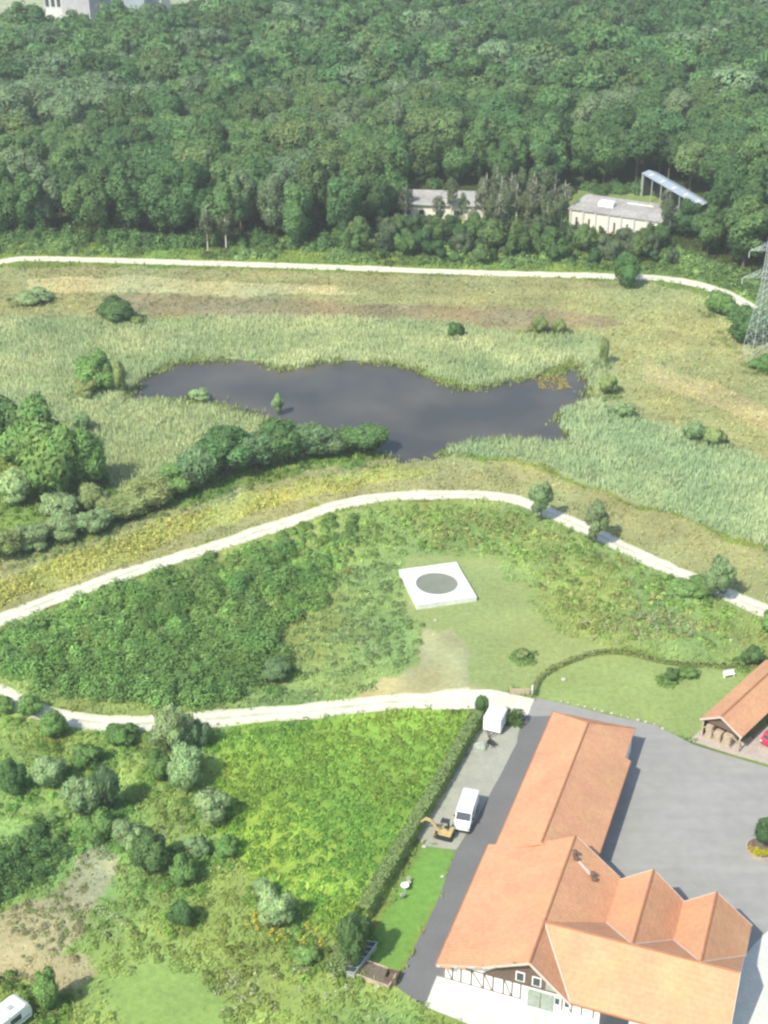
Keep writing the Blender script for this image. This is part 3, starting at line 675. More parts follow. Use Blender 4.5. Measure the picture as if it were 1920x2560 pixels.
# ------------------------------------------------------------------ open barn at the yard's far corner
def build_barn():
    a = math.radians(41)
    o = Vector((42.7, 146.0, 0)); L = 17.0; W = 5.9
    root = empty('open_barn', o, -a, 'open timber barn with orange tiled roof and stacked boards beside the asphalt yard', 'barn')
    # local y along the ridge, x across
    bm = bmesh.new()
    slab(bm, [(-W/2, -.2, 2.7), (0, -.55, 4.7), (0, L, 4.7), (-W/2, L, 2.7)], .14)
    slab(bm, [(0, -.55, 4.7), (W/2, -.2, 2.7), (W/2, L, 2.7), (0, L, 4.7)], .14)
    r = bm_obj('roof', bm, M['roof'], root)
    bm = bmesh.new(); bar(bm, (0, -.55, 4.72), (0, L, 4.72), .13); bm_obj('ridge_cap', bm, M['ridge'], r)
    beams('verge_board', [((-W/2, -.24, 2.62), (0, -.6, 4.62), .07, .22), ((0, -.6, 4.62), (W/2, -.24, 2.62), .07, .22)], M['verge'], r)
    for y in (.15, 4, 8, 12, 16.5):
        for x in (-W/2+.35, W/2-.35):
            bm = bmesh.new(); box(bm, (x, y, 1.28), (.2, .2, 2.56)); bm_obj('post', bm, M['wood_pale'] if y < 1 else M['timber'], root)
    bm = bmesh.new(); prism(bm, [(-W/2+.4, 2.55), (0, 4.45), (W/2-.4, 2.55)], 'y', .12, .22); bm_obj('gable_board', bm, M['board'], root)
    bm = bmesh.new(); box(bm, (-W/2+.3, 8.3, 1.25), (.08, 16, 2.4)); box(bm, (0, 16.7, 1.25), (W-.7, .08, 2.4)); bm_obj('wall', bm, M['timber'], root)
    beams('brace', [((x, .14, 2.2), (x*2.1, .14, 1.4), .12, .12) for x in (-1.2, 1.2)], M['wood_pale'], root)
    # boards stacked upright and flat in the open end
    def stack(x, y, n, w, l, label):
        e = bmesh.new(); rr = random.Random(int(x*10)+n)
        for k in range(n):
            box(e, (rr.uniform(-.06, .06), rr.uniform(-.06, .06), .1+k*.19), (w*rr.uniform(.9, 1), l*rr.uniform(.9, 1), .13))
        for s_ in (-.35, .35): box(e, (0, s_*l, .0+n*.095), (w*1.04, .08, n*.19+.02))
        ob = bm_obj('board_stack', e, M['wood_pale'])
        p = Matrix.Translation(o) @ Matrix.Rotation(-a, 4, 'Z') @ Vector((x, y, 0))
        ob.location = (p.x, p.y, .03); ob.rotation_euler = (0, 0, -a)
        tag(ob, label, 'stack of boards', 'boards stored in the open barn')
    stack(-1.75, 1.2, 10, .9, 2.2, 'tall stack of pale boards by the left post of the open barn')
    stack(-.55, 1.3, 7, 1.0, 2.4, 'low stack of pale boards in the middle of the open barn end')
    stack(.85, 1.1, 9, 1.1, 2.2, 'stack of pale boards by the right brace of the open barn')
    # pale kerb stones along the apron
build_barn()

# ------------------------------------------------------------------ slab with round cover
def build_slab():
    P = [Vector(at(x, y, .7)[:2]) for x, y in ((1000, 1425), (1140, 1406), (1189, 1488), (1042, 1520))]
    c = sum(P, Vector((0, 0)))/4; d = (P[1]-P[0]).normalized(); rz = math.atan2(d.y, d.x)
    w = ((P[1]-P[0]).length+(P[2]-P[3]).length)/2; h = ((P[3]-P[0]).length+(P[2]-P[1]).length)/2
    root = empty('concrete_platform', (c.x, c.y, 0), rz, 'square white concrete platform with a round grey-green cover on the mown grass', 'platform')
    sh = ((P[0]+P[1])/2-(P[3]+P[2])/2).normalized()
    bm = bmesh.new()
    n = 64; R = 3.15
    # top with a round hole: ring of quads between circle and square
    def sq(t):
        x = math.cos(t); y = math.sin(t); k = max(abs(x)/(w/2), abs(y)/(h/2)); return x/k, y/k
    ts = sorted(set([2*math.pi*i/n for i in range(n)]+[math.atan2(sy*h, sx*w) % (2*math.pi) for sx in (1, -1) for sy in (1, -1)]))
    inn = [bm.verts.new((R*math.cos(t), R*math.sin(t), .8)) for t in ts]; ino = [bm.verts.new((R*math.cos(t), R*math.sin(t), .35)) for t in ts]
    out = [bm.verts.new((*sq(t), .8)) for t in ts]; ob = [bm.verts.new((*sq(t), -.05)) for t in ts]
    k = len(ts)
    for i in range(k):
        j = (i+1) % k
        bm.faces.new((inn[i], out[i], out[j], inn[j])); bm.faces.new((out[i], ob[i], ob[j], out[j])); bm.faces.new((inn[j], ino[j], ino[i], inn[i]))
    bm_obj('slab', bm, M['concrete'], root)
    bm = bmesh.new()
    bmesh.ops.create_cone(bm, cap_ends=True, segments=64, radius1=R-.02, radius2=R-.02, depth=.2, matrix=Matrix.Translation((0, 0, .52)))
    bm_obj('round_cover', bm, M['pool'], root)
build_slab()

# ------------------------------------------------------------------ white van
def build_van():
    f = Vector(at(1150, 2092)); b = Vector(at(1180, 2003)); c = (f+b)/2
    d = (f-b).normalized(); rz = math.atan2(d.y, d.x)
    root = empty('white_van', (c.x, c.y, .02), rz, 'white panel van parked on the gravel strip beside the hedge', 'van')
    L = 5.6; W = 1.9
    prof = [(-2.8, .45), (-2.8, 2.2), (-2.65, 2.38), (.95, 2.38), (1.35, 2.2), (1.95, 1.42), (2.65, 1.18), (2.8, .95), (2.8, .4)]
    bm = bmesh.new(); prism(bm, prof, 'y', -W/2, W/2)
    bmesh.ops.recalc_face_normals(bm, faces=bm.faces)
    bmesh.ops.bevel(bm, geom=[e for e in bm.edges], offset=.09, segments=2, affect='EDGES')
    body = bm_obj('body', bm, M['white'], root)
    bm = bmesh.new(); slab(bm, [(1.43, -.82, 2.13), (1.43, .82, 2.13), (1.97, .84, 1.44), (1.97, -.84, 1.44)], .03)
    for v in bm.verts: v.co += Vector((.04, 0, .03))
    bm_obj('windscreen', bm, M['glass'], root)
    for s in (-1, 1):
        bm = bmesh.new(); prism(bm, [(.35, 1.45), (.35, 2.1), (1.2, 2.1), (1.75, 1.45)], 'y', s*(W/2-.01), s*(W/2+.012)); bm_obj('side_window', bm, M['glass'], root)
        bm = bmesh.new(); box(bm, (1.55, s*(W/2+.14), 1.5), (.12, .2, .28), bevel=.03); bm_obj('wing_mirror', bm, M['dark'], root)
        bm = bmesh.new(); box(bm, (2.78, s*.75, .95), (.08, .36, .2)); bm_obj('headlight', bm, M['steel'], root)
        for x in (-1.75, 1.85):
            bm = bmesh.new(); bmesh.ops.create_cone(bm, cap_ends=True, segments=20, radius1=.35, radius2=.35, depth=.24, matrix=Matrix.Translation((x, s*(W/2-.1), .35)) @ Matrix.Rotation(math.pi/2, 4, 'X')); w = bm_obj('wheel', bm, M['rubber'], root)
            bm = bmesh.new(); bmesh.ops.create_cone(bm, cap_ends=True, segments=14, radius1=.2, radius2=.17, depth=.27, matrix=Matrix.Translation((x, s*(W/2-.1), .35)) @ Matrix.Rotation(math.pi/2, 4, 'X')); bm_obj('rim', bm, M['steel'], w)
    for x in (2.8, -2.8):
        bm = bmesh.new(); box(bm, (x, 0, .48), (.16, 1.9, .25), bevel=.04); bm_obj('bumper', bm, M['dark'], root)
build_van()

# ------------------------------------------------------------------ mini excavator
def build_digger():
    c = at(1112, 2093); rz = math.radians(160)
    root = empty('mini_excavator', (c[0], c[1], .02), rz, 'small ochre excavator with its arm stretched towards the hedge behind the white van', 'excavator')
    for s in (-1, 1):
        bm = bmesh.new(); prism(bm, [(-1.0, .12), (-.85, 0), (.85, 0), (1.0, .12), (1.0, .4), (.85, .52), (-.85, .52), (-1.0, .4)], 'y', s*.5-.16, s*.5+.16); bm_obj('track', bm, M['rubber'], root)
    bm = bmesh.new(); box(bm, (0, 0, .55), (.9, .8, .2)); box(bm, (-.15, 0, .88), (1.5, 1.25, .5), bevel=.06); box(bm, (-.75, 0, 1.15), (.5, 1.2, .35), bevel=.05); bm_obj('body', bm, M['digger'], root)
    bm = bmesh.new()
    for x in (-.35, .45):
        for y in (-.5, .1): bar(bm, (x, y, 1.1), (x, y, 2.25), .045)
    box(bm, (.05, -.2, 2.3), (1.0, .8, .08), bevel=.02); box(bm, (-.1, -.2, 1.35), (.4, .4, .12)); box(bm, (-.3, -.2, 1.65), (.1, .4, .5)); bm_obj('cab', bm, M['dark'], root)
    bm = bmesh.new(); beam(bm, (.6, .3, 1.0), (1.5, .3, 2.2), .2, .26); beam(bm, (1.5, .3, 2.2), (2.4, .3, 2.3), .18, .24); bm_obj('boom', bm, M['digger'], root)
    bm = bmesh.new(); beam(bm, (2.3, .3, 2.35), (3.25, .3, 1.35), .15, .2); bar(bm, (1.6, .3, 2.45), (2.35, .3, 2.6), .05); bm_obj('arm', bm, M['digger'], root)
    bm = bmesh.new(); prism(bm, [(3.1, 1.3), (3.45, 1.25), (3.5, .8), (3.25, .6), (3.0, .75)], 'y', .05, .55); bm_obj('bucket', bm, M['dark'], root)
    bm = bmesh.new(); box(bm, (1.25, 0, .25), (.1, 1.35, .38)); beam(bm, (.8, .4, .4), (1.25, .4, .3), .08, .1); beam(bm, (.8, -.4, .4), (1.25, -.4, .3), .08, .1); bm_obj('dozer_blade', bm, M['digger'], root)
build_digger()

# ------------------------------------------------------------------ white box trailer, tarp pile, barrel
def build_trailer():
    c = at(1236, 1822); rz = -AX-.02
    root = empty('box_trailer', (c[0], c[1], .02), rz, 'white box trailer standing at the far end of the gravel strip', 'trailer')
    bm = bmesh.new(); box(bm, (0, .2, 1.45), (2.35, 3.0, 2.0), bevel=.06); bm_obj('body', bm, M['white'], root)
    bm = bmesh.new(); box(bm, (0, .2, 2.49), (2.15, 2.8, .06), bevel=.02); bm_obj('roof_panel', bm, M['white'], root)
    for s in (-1, 1):
        bm = bmesh.new(); bmesh.ops.create_cone(bm, cap_ends=True, segments=16, radius1=.32, radius2=.32, depth=.2, matrix=Matrix.Translation((s*1.08, .2, .32)) @ Matrix.Rotation(math.pi/2, 4, 'Y')); bm_obj('wheel', bm, M['rubber'], root)
    bm = bmesh.new(); bar(bm, (-.6, -1.3, .5), (0, -2.5, .48), .06); bar(bm, (.6, -1.3, .5), (0, -2.5, .48), .06); bar(bm, (0, -2.3, .5), (0, -2.3, .02), .05); bm_obj('drawbar', bm, M['dark'], root)
    bm = bmesh.new(); box(bm, (.55, -1.32, 1.4), (.9, .04, 1.7)); d = bm_obj('door', bm, M['white'], root)
    bm = bmesh.new(); box(bm, (.2, -1.36, 1.35), (.05, .05, .25)); bm_obj('handle', bm, M['dark'], d)
    # covered pile in front
    c = at(1203, 1868)
    bm = bmesh.new(); bmesh.ops.create_icosphere(bm, subdivisions=3, radius=1)
    rr = random.Random(3)
    for v in bm.verts:
        n = math.sin(v.co.x*5)*.08+math.sin(v.co.y*6+1)*.08
        v.co = Vector((v.co.x*.95, v.co.y*.8, max(-.05, v.co.z*.8)))*(1+n)
    tag(bm_obj('covered_pile', bm, M['tarp']), 'low pile under a grey-green tarpaulin in front of the white trailer', 'tarpaulin').location = (c[0], c[1], .03)
    c = at(1228, 1866)
    root = empty('wheelbarrow', (c[0], c[1], .02), 2.2, 'dark wheelbarrow beside the tarpaulin pile before the white trailer', 'wheelbarrow')
    bm = bmesh.new()
    A = [bm.verts.new(p) for p in ((-.5, -.38, .72), (.5, -.34, .78), (.5, .34, .78), (-.5, .38, .72))]; B = [bm.verts.new(p) for p in ((-.25, -.22, .36), (.25, -.2, .36), (.25, .2, .36), (-.25, .22, .36))]
    bm.faces.new(B)
    for i in range(4): bm.faces.new((A[i], A[(i+1) % 4], B[(i+1) % 4], B[i]))
    bm_obj('tray', bm, M['dark'], root)
    bm = bmesh.new()
    for s in (-1, 1): bar(bm, (-1.0, s*.3, .62), (.6, s*.1, .22), .03); bar(bm, (-.35, s*.28, .45), (-.4, s*.3, 0), .03)
    bm_obj('frame', bm, M['timber'], root)
    bm = bmesh.new(); bmesh.ops.create_cone(bm, cap_ends=True, segments=14, radius1=.2, radius2=.2, depth=.09, matrix=Matrix.Translation((.65, 0, .2)) @ Matrix.Rotation(math.pi/2, 4, 'X')); bm_obj('wheel', bm, M['rubber'], root)
    # fence panel with a white post by the forecourt
    a = Vector(at(1278, 1737)); b = Vector(at(1326, 1738))
    root = empty('board_fence', (a.x, a.y, 0), math.atan2(b.y-a.y, b.x-a.x), 'short weathered board fence with a pale end post by the gravel forecourt', 'fence')
    L = (b-a).length
    bm = bmesh.new()
    n = int(L/.2)
    for i in range(n): box(bm, (.1+i*.2, 0, .58), (.17, .04, 1.05+.03*math.sin(i*5)))
    box(bm, (L/2, .05, .3), (L, .06, .1)); box(bm, (L/2, .05, .9), (L, .06, .1))
    bm_obj('boards', bm, M['wood_pale'], root)
    for x, m_, h in ((-.12, M['wood_pale'], 1.3), (L+.2, M['white'], 1.6)):
        bm = bmesh.new(); box(bm, (x, 0, h/2), (.2, .2, h), bevel=.02); bm_obj('post', bm, m_, root)
build_trailer()

# stones along the lawn edge of the yard
def build_edge_stones():
    bm = bmesh.new(); bmesh.ops.create_icosphere(bm, subdivisions=2, radius=.3)
    for v in bm.verts:
        v.co = Vector((v.co.x*1.15, v.co.y*.85, v.co.z*.75))*(1+.12*math.sin(v.co.x*9+v.co.y*7))
    me = bm_mesh('edge_stone', bm, M['stone'])
    line = catmull([at(*p)[:2] for p in ((1392, 1752), (1440, 1763), (1500, 1778), (1570, 1795), (1636, 1812), (1665, 1828))], .3)
    ds = np.r_[0, np.cumsum(np.linalg.norm(np.diff(line, axis=0), axis=1))]
    n = 13
    for i in range(n):
        s = ds[-1]*(i+.3)/n; k = np.searchsorted(ds, s)
        o = link('edge_stone', me); o.location = (line[k][0], line[k][1], .12)
        f = random.uniform(.55, .95); o.scale = (f, f, f*random.uniform(.7, 1)); o.rotation_euler = (0, 0, random.uniform(0, 6))
        tag(o, 'pale rounded stone in the row where the curved lawn meets the asphalt yard', 'stone', 'edging stones between lawn and yard')
    for (px, py, s_, lab) in ((1408, 1700, 1.1, 'single pale stone lying alone on the curved lawn'), (1088, 1552, .8, 'small pale stone in the mown grass just below the white platform'),
                              (1060, 2118, .9, 'small white stone on the narrow lawn beside the excavator'), (1106, 2193, .7, 'small white stone at the asphalt edge of the narrow lawn'), (1826, 1602, .9, 'pale boulder on the far side of the curved low hedge behind the barn')):
        c = at(px, py); o = link('pale_stone', me); o.location = (c[0], c[1], .1); o.scale = (s_, s_, s_); tag(o, lab, 'stone')
    # bench-like white slab near the barn
    c = at(1822, 1692); root = empty('garden_bench', (c[0], c[1], 0), .3, 'pale bench standing on the lawn behind the open barn', 'bench')
    bm = bmesh.new(); box(bm, (0, 0, .47), (1.7, .5, .08), bevel=.02); bm_obj('seat', bm, M['white'], root)
    bm = bmesh.new(); box(bm, (0, .26, .78), (1.7, .07, .45), bevel=.02); bm_obj('backrest', bm, M['white'], root)
    for x in (-.7, .7): bm = bmesh.new(); box(bm, (x, 0, .22), (.08, .45, .43)); bm_obj('leg', bm, M['white'], root)
    # table and chairs on the narrow lawn
    c = at(1012, 2225); root = empty('garden_table', (c[0], c[1], 0), .5, 'small round white table on the narrow lawn beside the lane', 'table')
    bm = bmesh.new(); bmesh.ops.create_cone(bm, cap_ends=True, segments=24, radius1=.48, radius2=.48, depth=.05, matrix=Matrix.Translation((0, 0, .74))); bm_obj('tabletop', bm, M['white'], root)
    bm = bmesh.new(); bar(bm, (0, 0, 0), (0, 0, .72), .05); box(bm, (0, 0, .03), (.5, .08, .05)); box(bm, (0, 0, .035), (.08, .5, .05)); bm_obj('pedestal', bm, M['steel'], root)
    for px, py, rz, lab in ((1006, 2245, .4, 'pale garden chair nearer the lane end of the round table'), (1022, 2212, 3.4, 'pale garden chair on the far side of the round table')):
        c = at(px, py); root = empty('garden_chair', (c[0], c[1], 0), rz, lab, 'chair', 'chairs round the garden table')
        bm = bmesh.new(); box(bm, (0, 0, .45), (.48, .48, .05), bevel=.01); bm_obj('seat', bm, M['stone'], root)
        bm = bmesh.new(); box(bm, (0, -.24, .75), (.46, .05, .55), bevel=.01); bm_obj('backrest', bm, M['stone'], root)
        for x in (-.2, .2):
            for y in (-.2, .2): bm = bmesh.new(); box(bm, (x, y, .22), (.04, .04, .43)); bm_obj('leg', bm, M['dark'], root)
build_edge_stones()

# ------------------------------------------------------------------ timber-edged bed, cold frame at the lane's near end
def build_lane_end():
    c = at(935, 2438); root = empty('raised_bed', (c[0], c[1], 0), -AX-.1, 'pale boarded raised bed of brown soil at the near end of the narrow lawn', 'raised bed')
    bm = bmesh.new()
    for x, y, sx, sy in ((0, -1.1, 4.4, .12), (0, 1.1, 4.4, .12), (-2.2, 0, .12, 2.3), (2.2, 0, .12, 2.3)): box(bm, (x, y, .28), (sx, sy, .56))
    bm_obj('boards', bm, M['wood_pale'], root)
    bm = bmesh.new(); box(bm, (0, 0, .2), (4.3, 2.1, .4)); bm_obj('soil', bm, M['bark'], root)
    c = at(980, 2452); root = empty('compost_bin', (c[0], c[1], 0), -AX, 'dark slatted compost bin between the raised bed and the lane', 'compost bin')
    bm = bmesh.new()
    for k in range(5):
        z = .12+k*.2
        for x, y, sx, sy in ((0, -.6, 1.3, .04), (0, .6, 1.3, .04), (-.62, 0, .04, 1.2), (.62, 0, .04, 1.2)): box(bm, (x, y, z), (sx, sy, .15))
    bm_obj('slats', bm, M['board'], root)
    for x in (-.6, .6):
        for y in (-.58, .58): bm = bmesh.new(); box(bm, (x, y, .55), (.09, .09, 1.1)); bm_obj('post', bm, M['timber'], root)
    c = at(902, 2405); root = empty('cold_frame', (c[0], c[1], 0), -AX-.15, 'narrow glazed cold frame with grey bars beside the dark conifer', 'cold frame')
    bm = bmesh.new(); slab(bm, [(-.6, -2.4, .55), (.6, -2.4, .95), (.6, 2.4, .95), (-.6, 2.4, .55)], .04); bm_obj('glazing', bm, M['glass'], root)
    bm = bmesh.new()
    for y in np.linspace(-2.4, 2.4, 7): beam(bm, (-.62, y, .6), (.62, y, 1.0), .07, .06)
    for x, z in ((-.62, .6), (.62, 1.0)): beam(bm, (x, -2.45, z), (x, 2.45, z), .07, .06)
    bm_obj('frame', bm, M['steel'], root)
    bm = bmesh.new(); box(bm, (-.58, 0, .27), (.05, 4.8, .5)); box(bm, (.58, 0, .45), (.05, 4.8, .88)); box(bm, (0, -2.4, .3), (1.2, .05, .55)); box(bm, (0, 2.4, .3), (1.2, .05, .55)); bm_obj('base', bm, M['steel'], root)
build_lane_end()

# ------------------------------------------------------------------ caravan, car, planter at the frame's edges
def build_caravan():
    root = empty('caravan', (-37.9, 100.3, 0), math.radians(-38), 'white caravan with rounded roof in the tall weeds at the corner of the picture', 'caravan')
    bm = bmesh.new(); prism(bm, [(-2.9, .5), (-3.0, 1.2), (-2.75, 2.3), (-2.3, 2.6), (2.2, 2.6), (2.75, 2.25), (3.0, 1.3), (2.85, .5)], 'x', -1.1, 1.1)
    bmesh.ops.recalc_face_normals(bm, faces=bm.faces); bmesh.ops.bevel(bm, geom=list(bm.edges), offset=.12, segments=2, affect='EDGES')
    bm_obj('body', bm, M['white'], root)
    bm = bmesh.new(); box(bm, (.2, 1.0, 2.66), (.6, .6, .12), bevel=.04); bm_obj('roof_hatch', bm, M['steel'], root)
    bm = bmesh.new(); box(bm, (-.3, -.9, 2.64), (.8, .5, .09), bevel=.03); bm_obj('roof_hatch', bm, M['steel'], root)
    bm = bmesh.new(); box(bm, (0, .1, 2.62), (2.1, .1, .05)); bm_obj('roof_rail', bm, M['steel'], root)
    for s in (-1, 1):
        bm = bmesh.new(); box(bm, (s*1.11, .9, 1.65), (.04, 1.3, .7), bevel=.015); bm_obj('window', bm, M['glass'], root)
        bm = bmesh.new(); bmesh.ops.create_cone(bm, cap_ends=True, segments=16, radius1=.32, radius2=.32, depth=.2, matrix=Matrix.Translation((s*.98, 0, .32)) @ Matrix.Rotation(math.pi/2, 4, 'Y')); bm_obj('wheel', bm, M['rubber'], root)
    bm = bmesh.new(); box(bm, (1.11, 0, 1.05), (.03, 5.2, .18)); box(bm, (-1.11, 0, 1.05), (.03, 5.2, .18)); bm_obj('trim_band', bm, M['steel'], root)
build_caravan()
def build_car():
    c = at(1928, 1852); rz = math.radians(47)
    root = empty('red_car', (c[0]+.2, c[1], .02), rz, 'red car parked beside the open barn at the edge of the picture', 'car')
    W = 1.75
    prof = [(-2.0, .4), (-2.05, .95), (-1.75, 1.1), (-1.3, 1.5), (.25, 1.5), (.95, 1.02), (1.85, .86), (2.0, .6), (2.0, .35)]
    bm = bmesh.new(); prism(bm, prof, 'y', -W/2, W/2); bmesh.ops.recalc_face_normals(bm, faces=bm.faces)
    bmesh.ops.bevel(bm, geom=list(bm.edges), offset=.1, segments=2, affect='EDGES'); bm_obj('body', bm, M['red'], root)
    bm = bmesh.new(); slab(bm, [(.35, -.68, 1.47), (.35, .68, 1.47), (.93, .74, 1.07), (.93, -.74, 1.07)], .03); bm_obj('windscreen', bm, M['glass'], root)
    bm = bmesh.new(); slab(bm, [(-1.72, -.68, 1.16), (-1.72, .68, 1.16), (-1.38, .62, 1.48), (-1.38, -.62, 1.48)], .03); bm_obj('rear_window', bm, M['glass'], root)
    for s in (-1, 1):
        bm = bmesh.new(); prism(bm, [(-1.35, 1.06), (-1.1, 1.4), (.2, 1.4), (.7, 1.06)], 'y', s*(W/2-.005), s*(W/2+.012)); bm_obj('side_window', bm, M['glass'], root)
        bm = bmesh.new(); box(bm, (1.95, s*.6, .72), (.12, .34, .16)); bm_obj('headlight', bm, M['steel'], root)
        bm = bmesh.new(); box(bm, (-2.02, s*.65, .85), (.08, .25, .2)); bm_obj('tail_light', bm, M['white'], root)
        for x in (-1.25, 1.25):
            bm = bmesh.new(); bmesh.ops.create_cone(bm, cap_ends=True, segments=18, radius1=.31, radius2=.31, depth=.2, matrix=Matrix.Translation((x, s*(W/2-.08), .31)) @ Matrix.Rotation(math.pi/2, 4, 'X')); w = bm_obj('wheel', bm, M['rubber'], root)
build_car()
def build_planter():
    c = at(1903, 2128)
    root = empty('flower_planter', (c[0], c[1], .014), 0, 'round planter with pale rim, yellow flowers and a dark bush standing on the asphalt', 'planter')
    R = 1.75
    bm = bmesh.new()
    bmesh.ops.create_cone(bm, cap_ends=True, segments=28, radius1=R, radius2=R+.04, depth=.5, matrix=Matrix.Translation((0, 0, .25)))
    bm_obj('rim', bm, M['apron'], root)
    bm = bmesh.new(); bmesh.ops.create_cone(bm, cap_ends=True, segments=28, radius1=R-.10, radius2=R-.10, depth=.1, matrix=Matrix.Translation((0, 0, .5))); bm_obj('soil', bm, M['bark'], root)
    r = np.random.default_rng(12)
    a = r.uniform(3.3, 6.1, 22); d = R*.85*np.sqrt(r.uniform(.25, 1, 22))
    L = domes(np.cos(a)*d, np.sin(a)*d, np.full(22, .42), np.full(22, .5), np.tile([.62, .55, .04], (22, 1)), r, 45, .09); L[0][:, 2] += .5
    link('flowers', leaf_mesh('flowers', *L), None, root)
    a = r.uniform(2.6, 3.6, 8); d = R*.75*np.sqrt(r.uniform(.4, 1, 8))
    L = domes(np.cos(a)*d, np.sin(a)*d, np.full(8, .3), np.full(8, .35), np.tile([.45, .30, .22], (8, 1)), r, 45, .09); L[0][:, 2] += .5
    fl = link('flowers', leaf_mesh('flowers', *L), None, root); fl['label'] = 'pinkish beige flowers'
    p = crown(r, 1.45, .5, 4.3, 16, 3000, .11, (.11, .20, .085), elong=2.2, vert=.5)
    p[0][:, 0] += .35; p[0][:, 1] += .55
    link('bush', leaf_mesh('bush', *p), None, root)
build_planter()

# ------------------------------------------------------------------ buildings in the wood and beyond it
def build_far():
    # flat-roofed concrete hall
    fl, fr = Vector(at(1422, 521, 5)), Vector(at(1616, 549, 5)); d = (fr-fl); L = d.length; rz = math.atan2(d.y, d.x)
    root = empty('concrete_hall', (fl.x, fl.y, 0), rz, 'pale flat-roofed concrete hall with wall pillars standing among the trees', 'hall')
    D = 13.5; Lx = L+4
    bm = bmesh.new(); box(bm, (Lx/2, D/2, 2.4), (Lx-.5, D-.5, 4.8)); bm_obj('wall', bm, M['far_wall'], root)
    bm = bmesh.new(); box(bm, (Lx/2, D/2, 4.95), (Lx+.3, D+.3, .34)); rf = bm_obj('roof', bm, M['far_roof'], root)
    bm = bmesh.new(); box(bm, (8.0, 6.2, 5.6), (4.0, 2.6, 1.1), bevel=.05); box(bm, (8.3, 6.2, 6.2), (3.2, 2.0, .2)); bm_obj('rooflight', bm, M['white'], rf)
    bm = bmesh.new(); box(bm, (15.5, 10.5, 5.2), (7, .6, .2)); bm_obj('roof_kerb', bm, M['far_wall'], rf)
    for i in range(8):
        x = .5+i*(Lx-1)/7
        bm = bmesh.new(); box(bm, (x, .1, 2.35), (.45, .35, 4.7)); bm_obj('pillar', bm, M['factory_white'], root)
    for i in (0, 1, 3, 4, 6):
        x = .5+(i+.5)*(Lx-1)/7
        bm = bmesh.new(); box(bm, (x, .21, 1.6), (.5, .1, 2.8)); bm_obj('window', bm, M['timber'], root)
    # lower hall further left
    a, b = Vector(at(1006, 506, 4.2)), Vector(at(1228, 512, 4.2)); d = b-a; rz = math.atan2(d.y, d.x); L = d.length
    root = empty('low_shed', (a.x, a.y, 0), rz, 'long low shed with grey sloping roof half hidden by thin trees', 'shed')
    D = 9.5
    bm = bmesh.new(); box(bm, (L/2, D/2, 2.0), (L-.4, D-.6, 4.0)); bm_obj('wall', bm, M['far_wall'], root)
    bm = bmesh.new(); slab(bm, [(-.3, -.4, 4.15), (L+.3, -.4, 4.15), (L+.3, D, 4.9), (-.3, D, 4.9)], .25); bm_obj('roof', bm, M['far_roof'], root)
    bm = bmesh.new(); box(bm, (L/2, -.45, 4.0), (L+.6, .1, .45)); bm_obj('fascia', bm, M['factory_white'], root)
    for x in (1.5, 5, 10, 14, 18):
        bm = bmesh.new(); box(bm, (x, .12, 1.7), (1.3, .1, 1.2)); bm_obj('window', bm, M['glass'], root)
    # long covered conveyor-like shed with sheet roof
    P = Vector(at(1604, 431, 6.5)); Q = Vector(at(1748, 514, 6.5)); d = Q-P; L = d.length; rz = math.atan2(d.y, d.x)
    root = empty('sheet_roofed_shed', (P.x, P.y, 0), rz, 'long narrow shed with blue-grey sheet roof rising out of the trees', 'shed')
    W = 4.4
    bm = bmesh.new(); slab(bm, [(0, 0, 6.3), (L, 0, 6.3), (L, W*.5, 7.0), (0, W*.5, 7.0)], .15); slab(bm, [(0, W*.5, 7.0), (L, W*.5, 7.0), (L, W, 6.3), (0, W, 6.3)], .15); rf = bm_obj('roof', bm, M['metal_roof'], root)
    for i in range(5):
        bm = bmesh.new(); slab(bm, [(3+i*L/5, .6, 6.52), (3.9+i*L/5, .6, 6.52), (3.9+i*L/5, 2.0, 6.93), (3+i*L/5, 2.0, 6.93)], .04); bm_obj('rooflight', bm, M['factory_white'], rf)
    bm = bmesh.new(); box(bm, (L/2, W-.4, 3.1), (L-.4, .2, 6.1)); box(bm, (.3, W/2, 3.1), (.2, W-.6, 6.1)); bm_obj('wall', bm, M['dark'], root)  # near-black walls paint in the shade inside the open shed
    bm = bmesh.new(); box(bm, (.1, .8, 3.0), (.3, 1.2, 5.9)); w = bm_obj('wall', bm, M['factory_white'], root); w['label'] = 'white end wall panel'
    for i in range(7):
        bm = bmesh.new(); box(bm, (.6+i*(L-1.2)/6, .4, 3.05), (.25, .25, 6.1)); bm_obj('post', bm, M['steel'], root)
    # factory on the far side of the wood
    c = Vector(at(226, 40, 4))
    root = empty('factory', (c.x, c.y, 0), math.radians(-8), 'large pale grey factory block beyond the far edge of the wood', 'factory')
    bm = bmesh.new(); box(bm, (-6, 18, 10), (12, 36, 20)); bm_obj('wall', bm, M['factory'], root)
    bm = bmesh.new(); box(bm, (9.5, 30, 6.5), (19, 30, 13)); w = bm_obj('wall', bm, M['metal_roof'], root); w['label'] = 'wing coloured in the blue-grey of a shaded wall'  # the blue-grey colour stands in for shade on this wall
    bm = bmesh.new(); box(bm, (-16, 12, 8), (8, 20, 16)); bm_obj('wall', bm, M['factory_white'], root)
    for x in (-19, -16.5, -14):
        bm = bmesh.new(); box(bm, (x, 1.9, 9.6), (1.4, .3, 5)); bm_obj('window', bm, M['glass'], root)
    bm = bmesh.new(); box(bm, (-6, 18, 20.2), (12.4, 36.4, .4)); bm_obj('roof', bm, M['far_roof'], root)
    c = Vector(at(375, 28, 2))
    root = empty('white_hall', (c.x, c.y, 0), math.radians(-8), 'low white hall to the right of the grey factory beyond the wood', 'hall')
    bm = bmesh.new(); box(bm, (0, 8, 3.5), (10, 14, 7)); bm_obj('wall', bm, M['factory_white'], root)
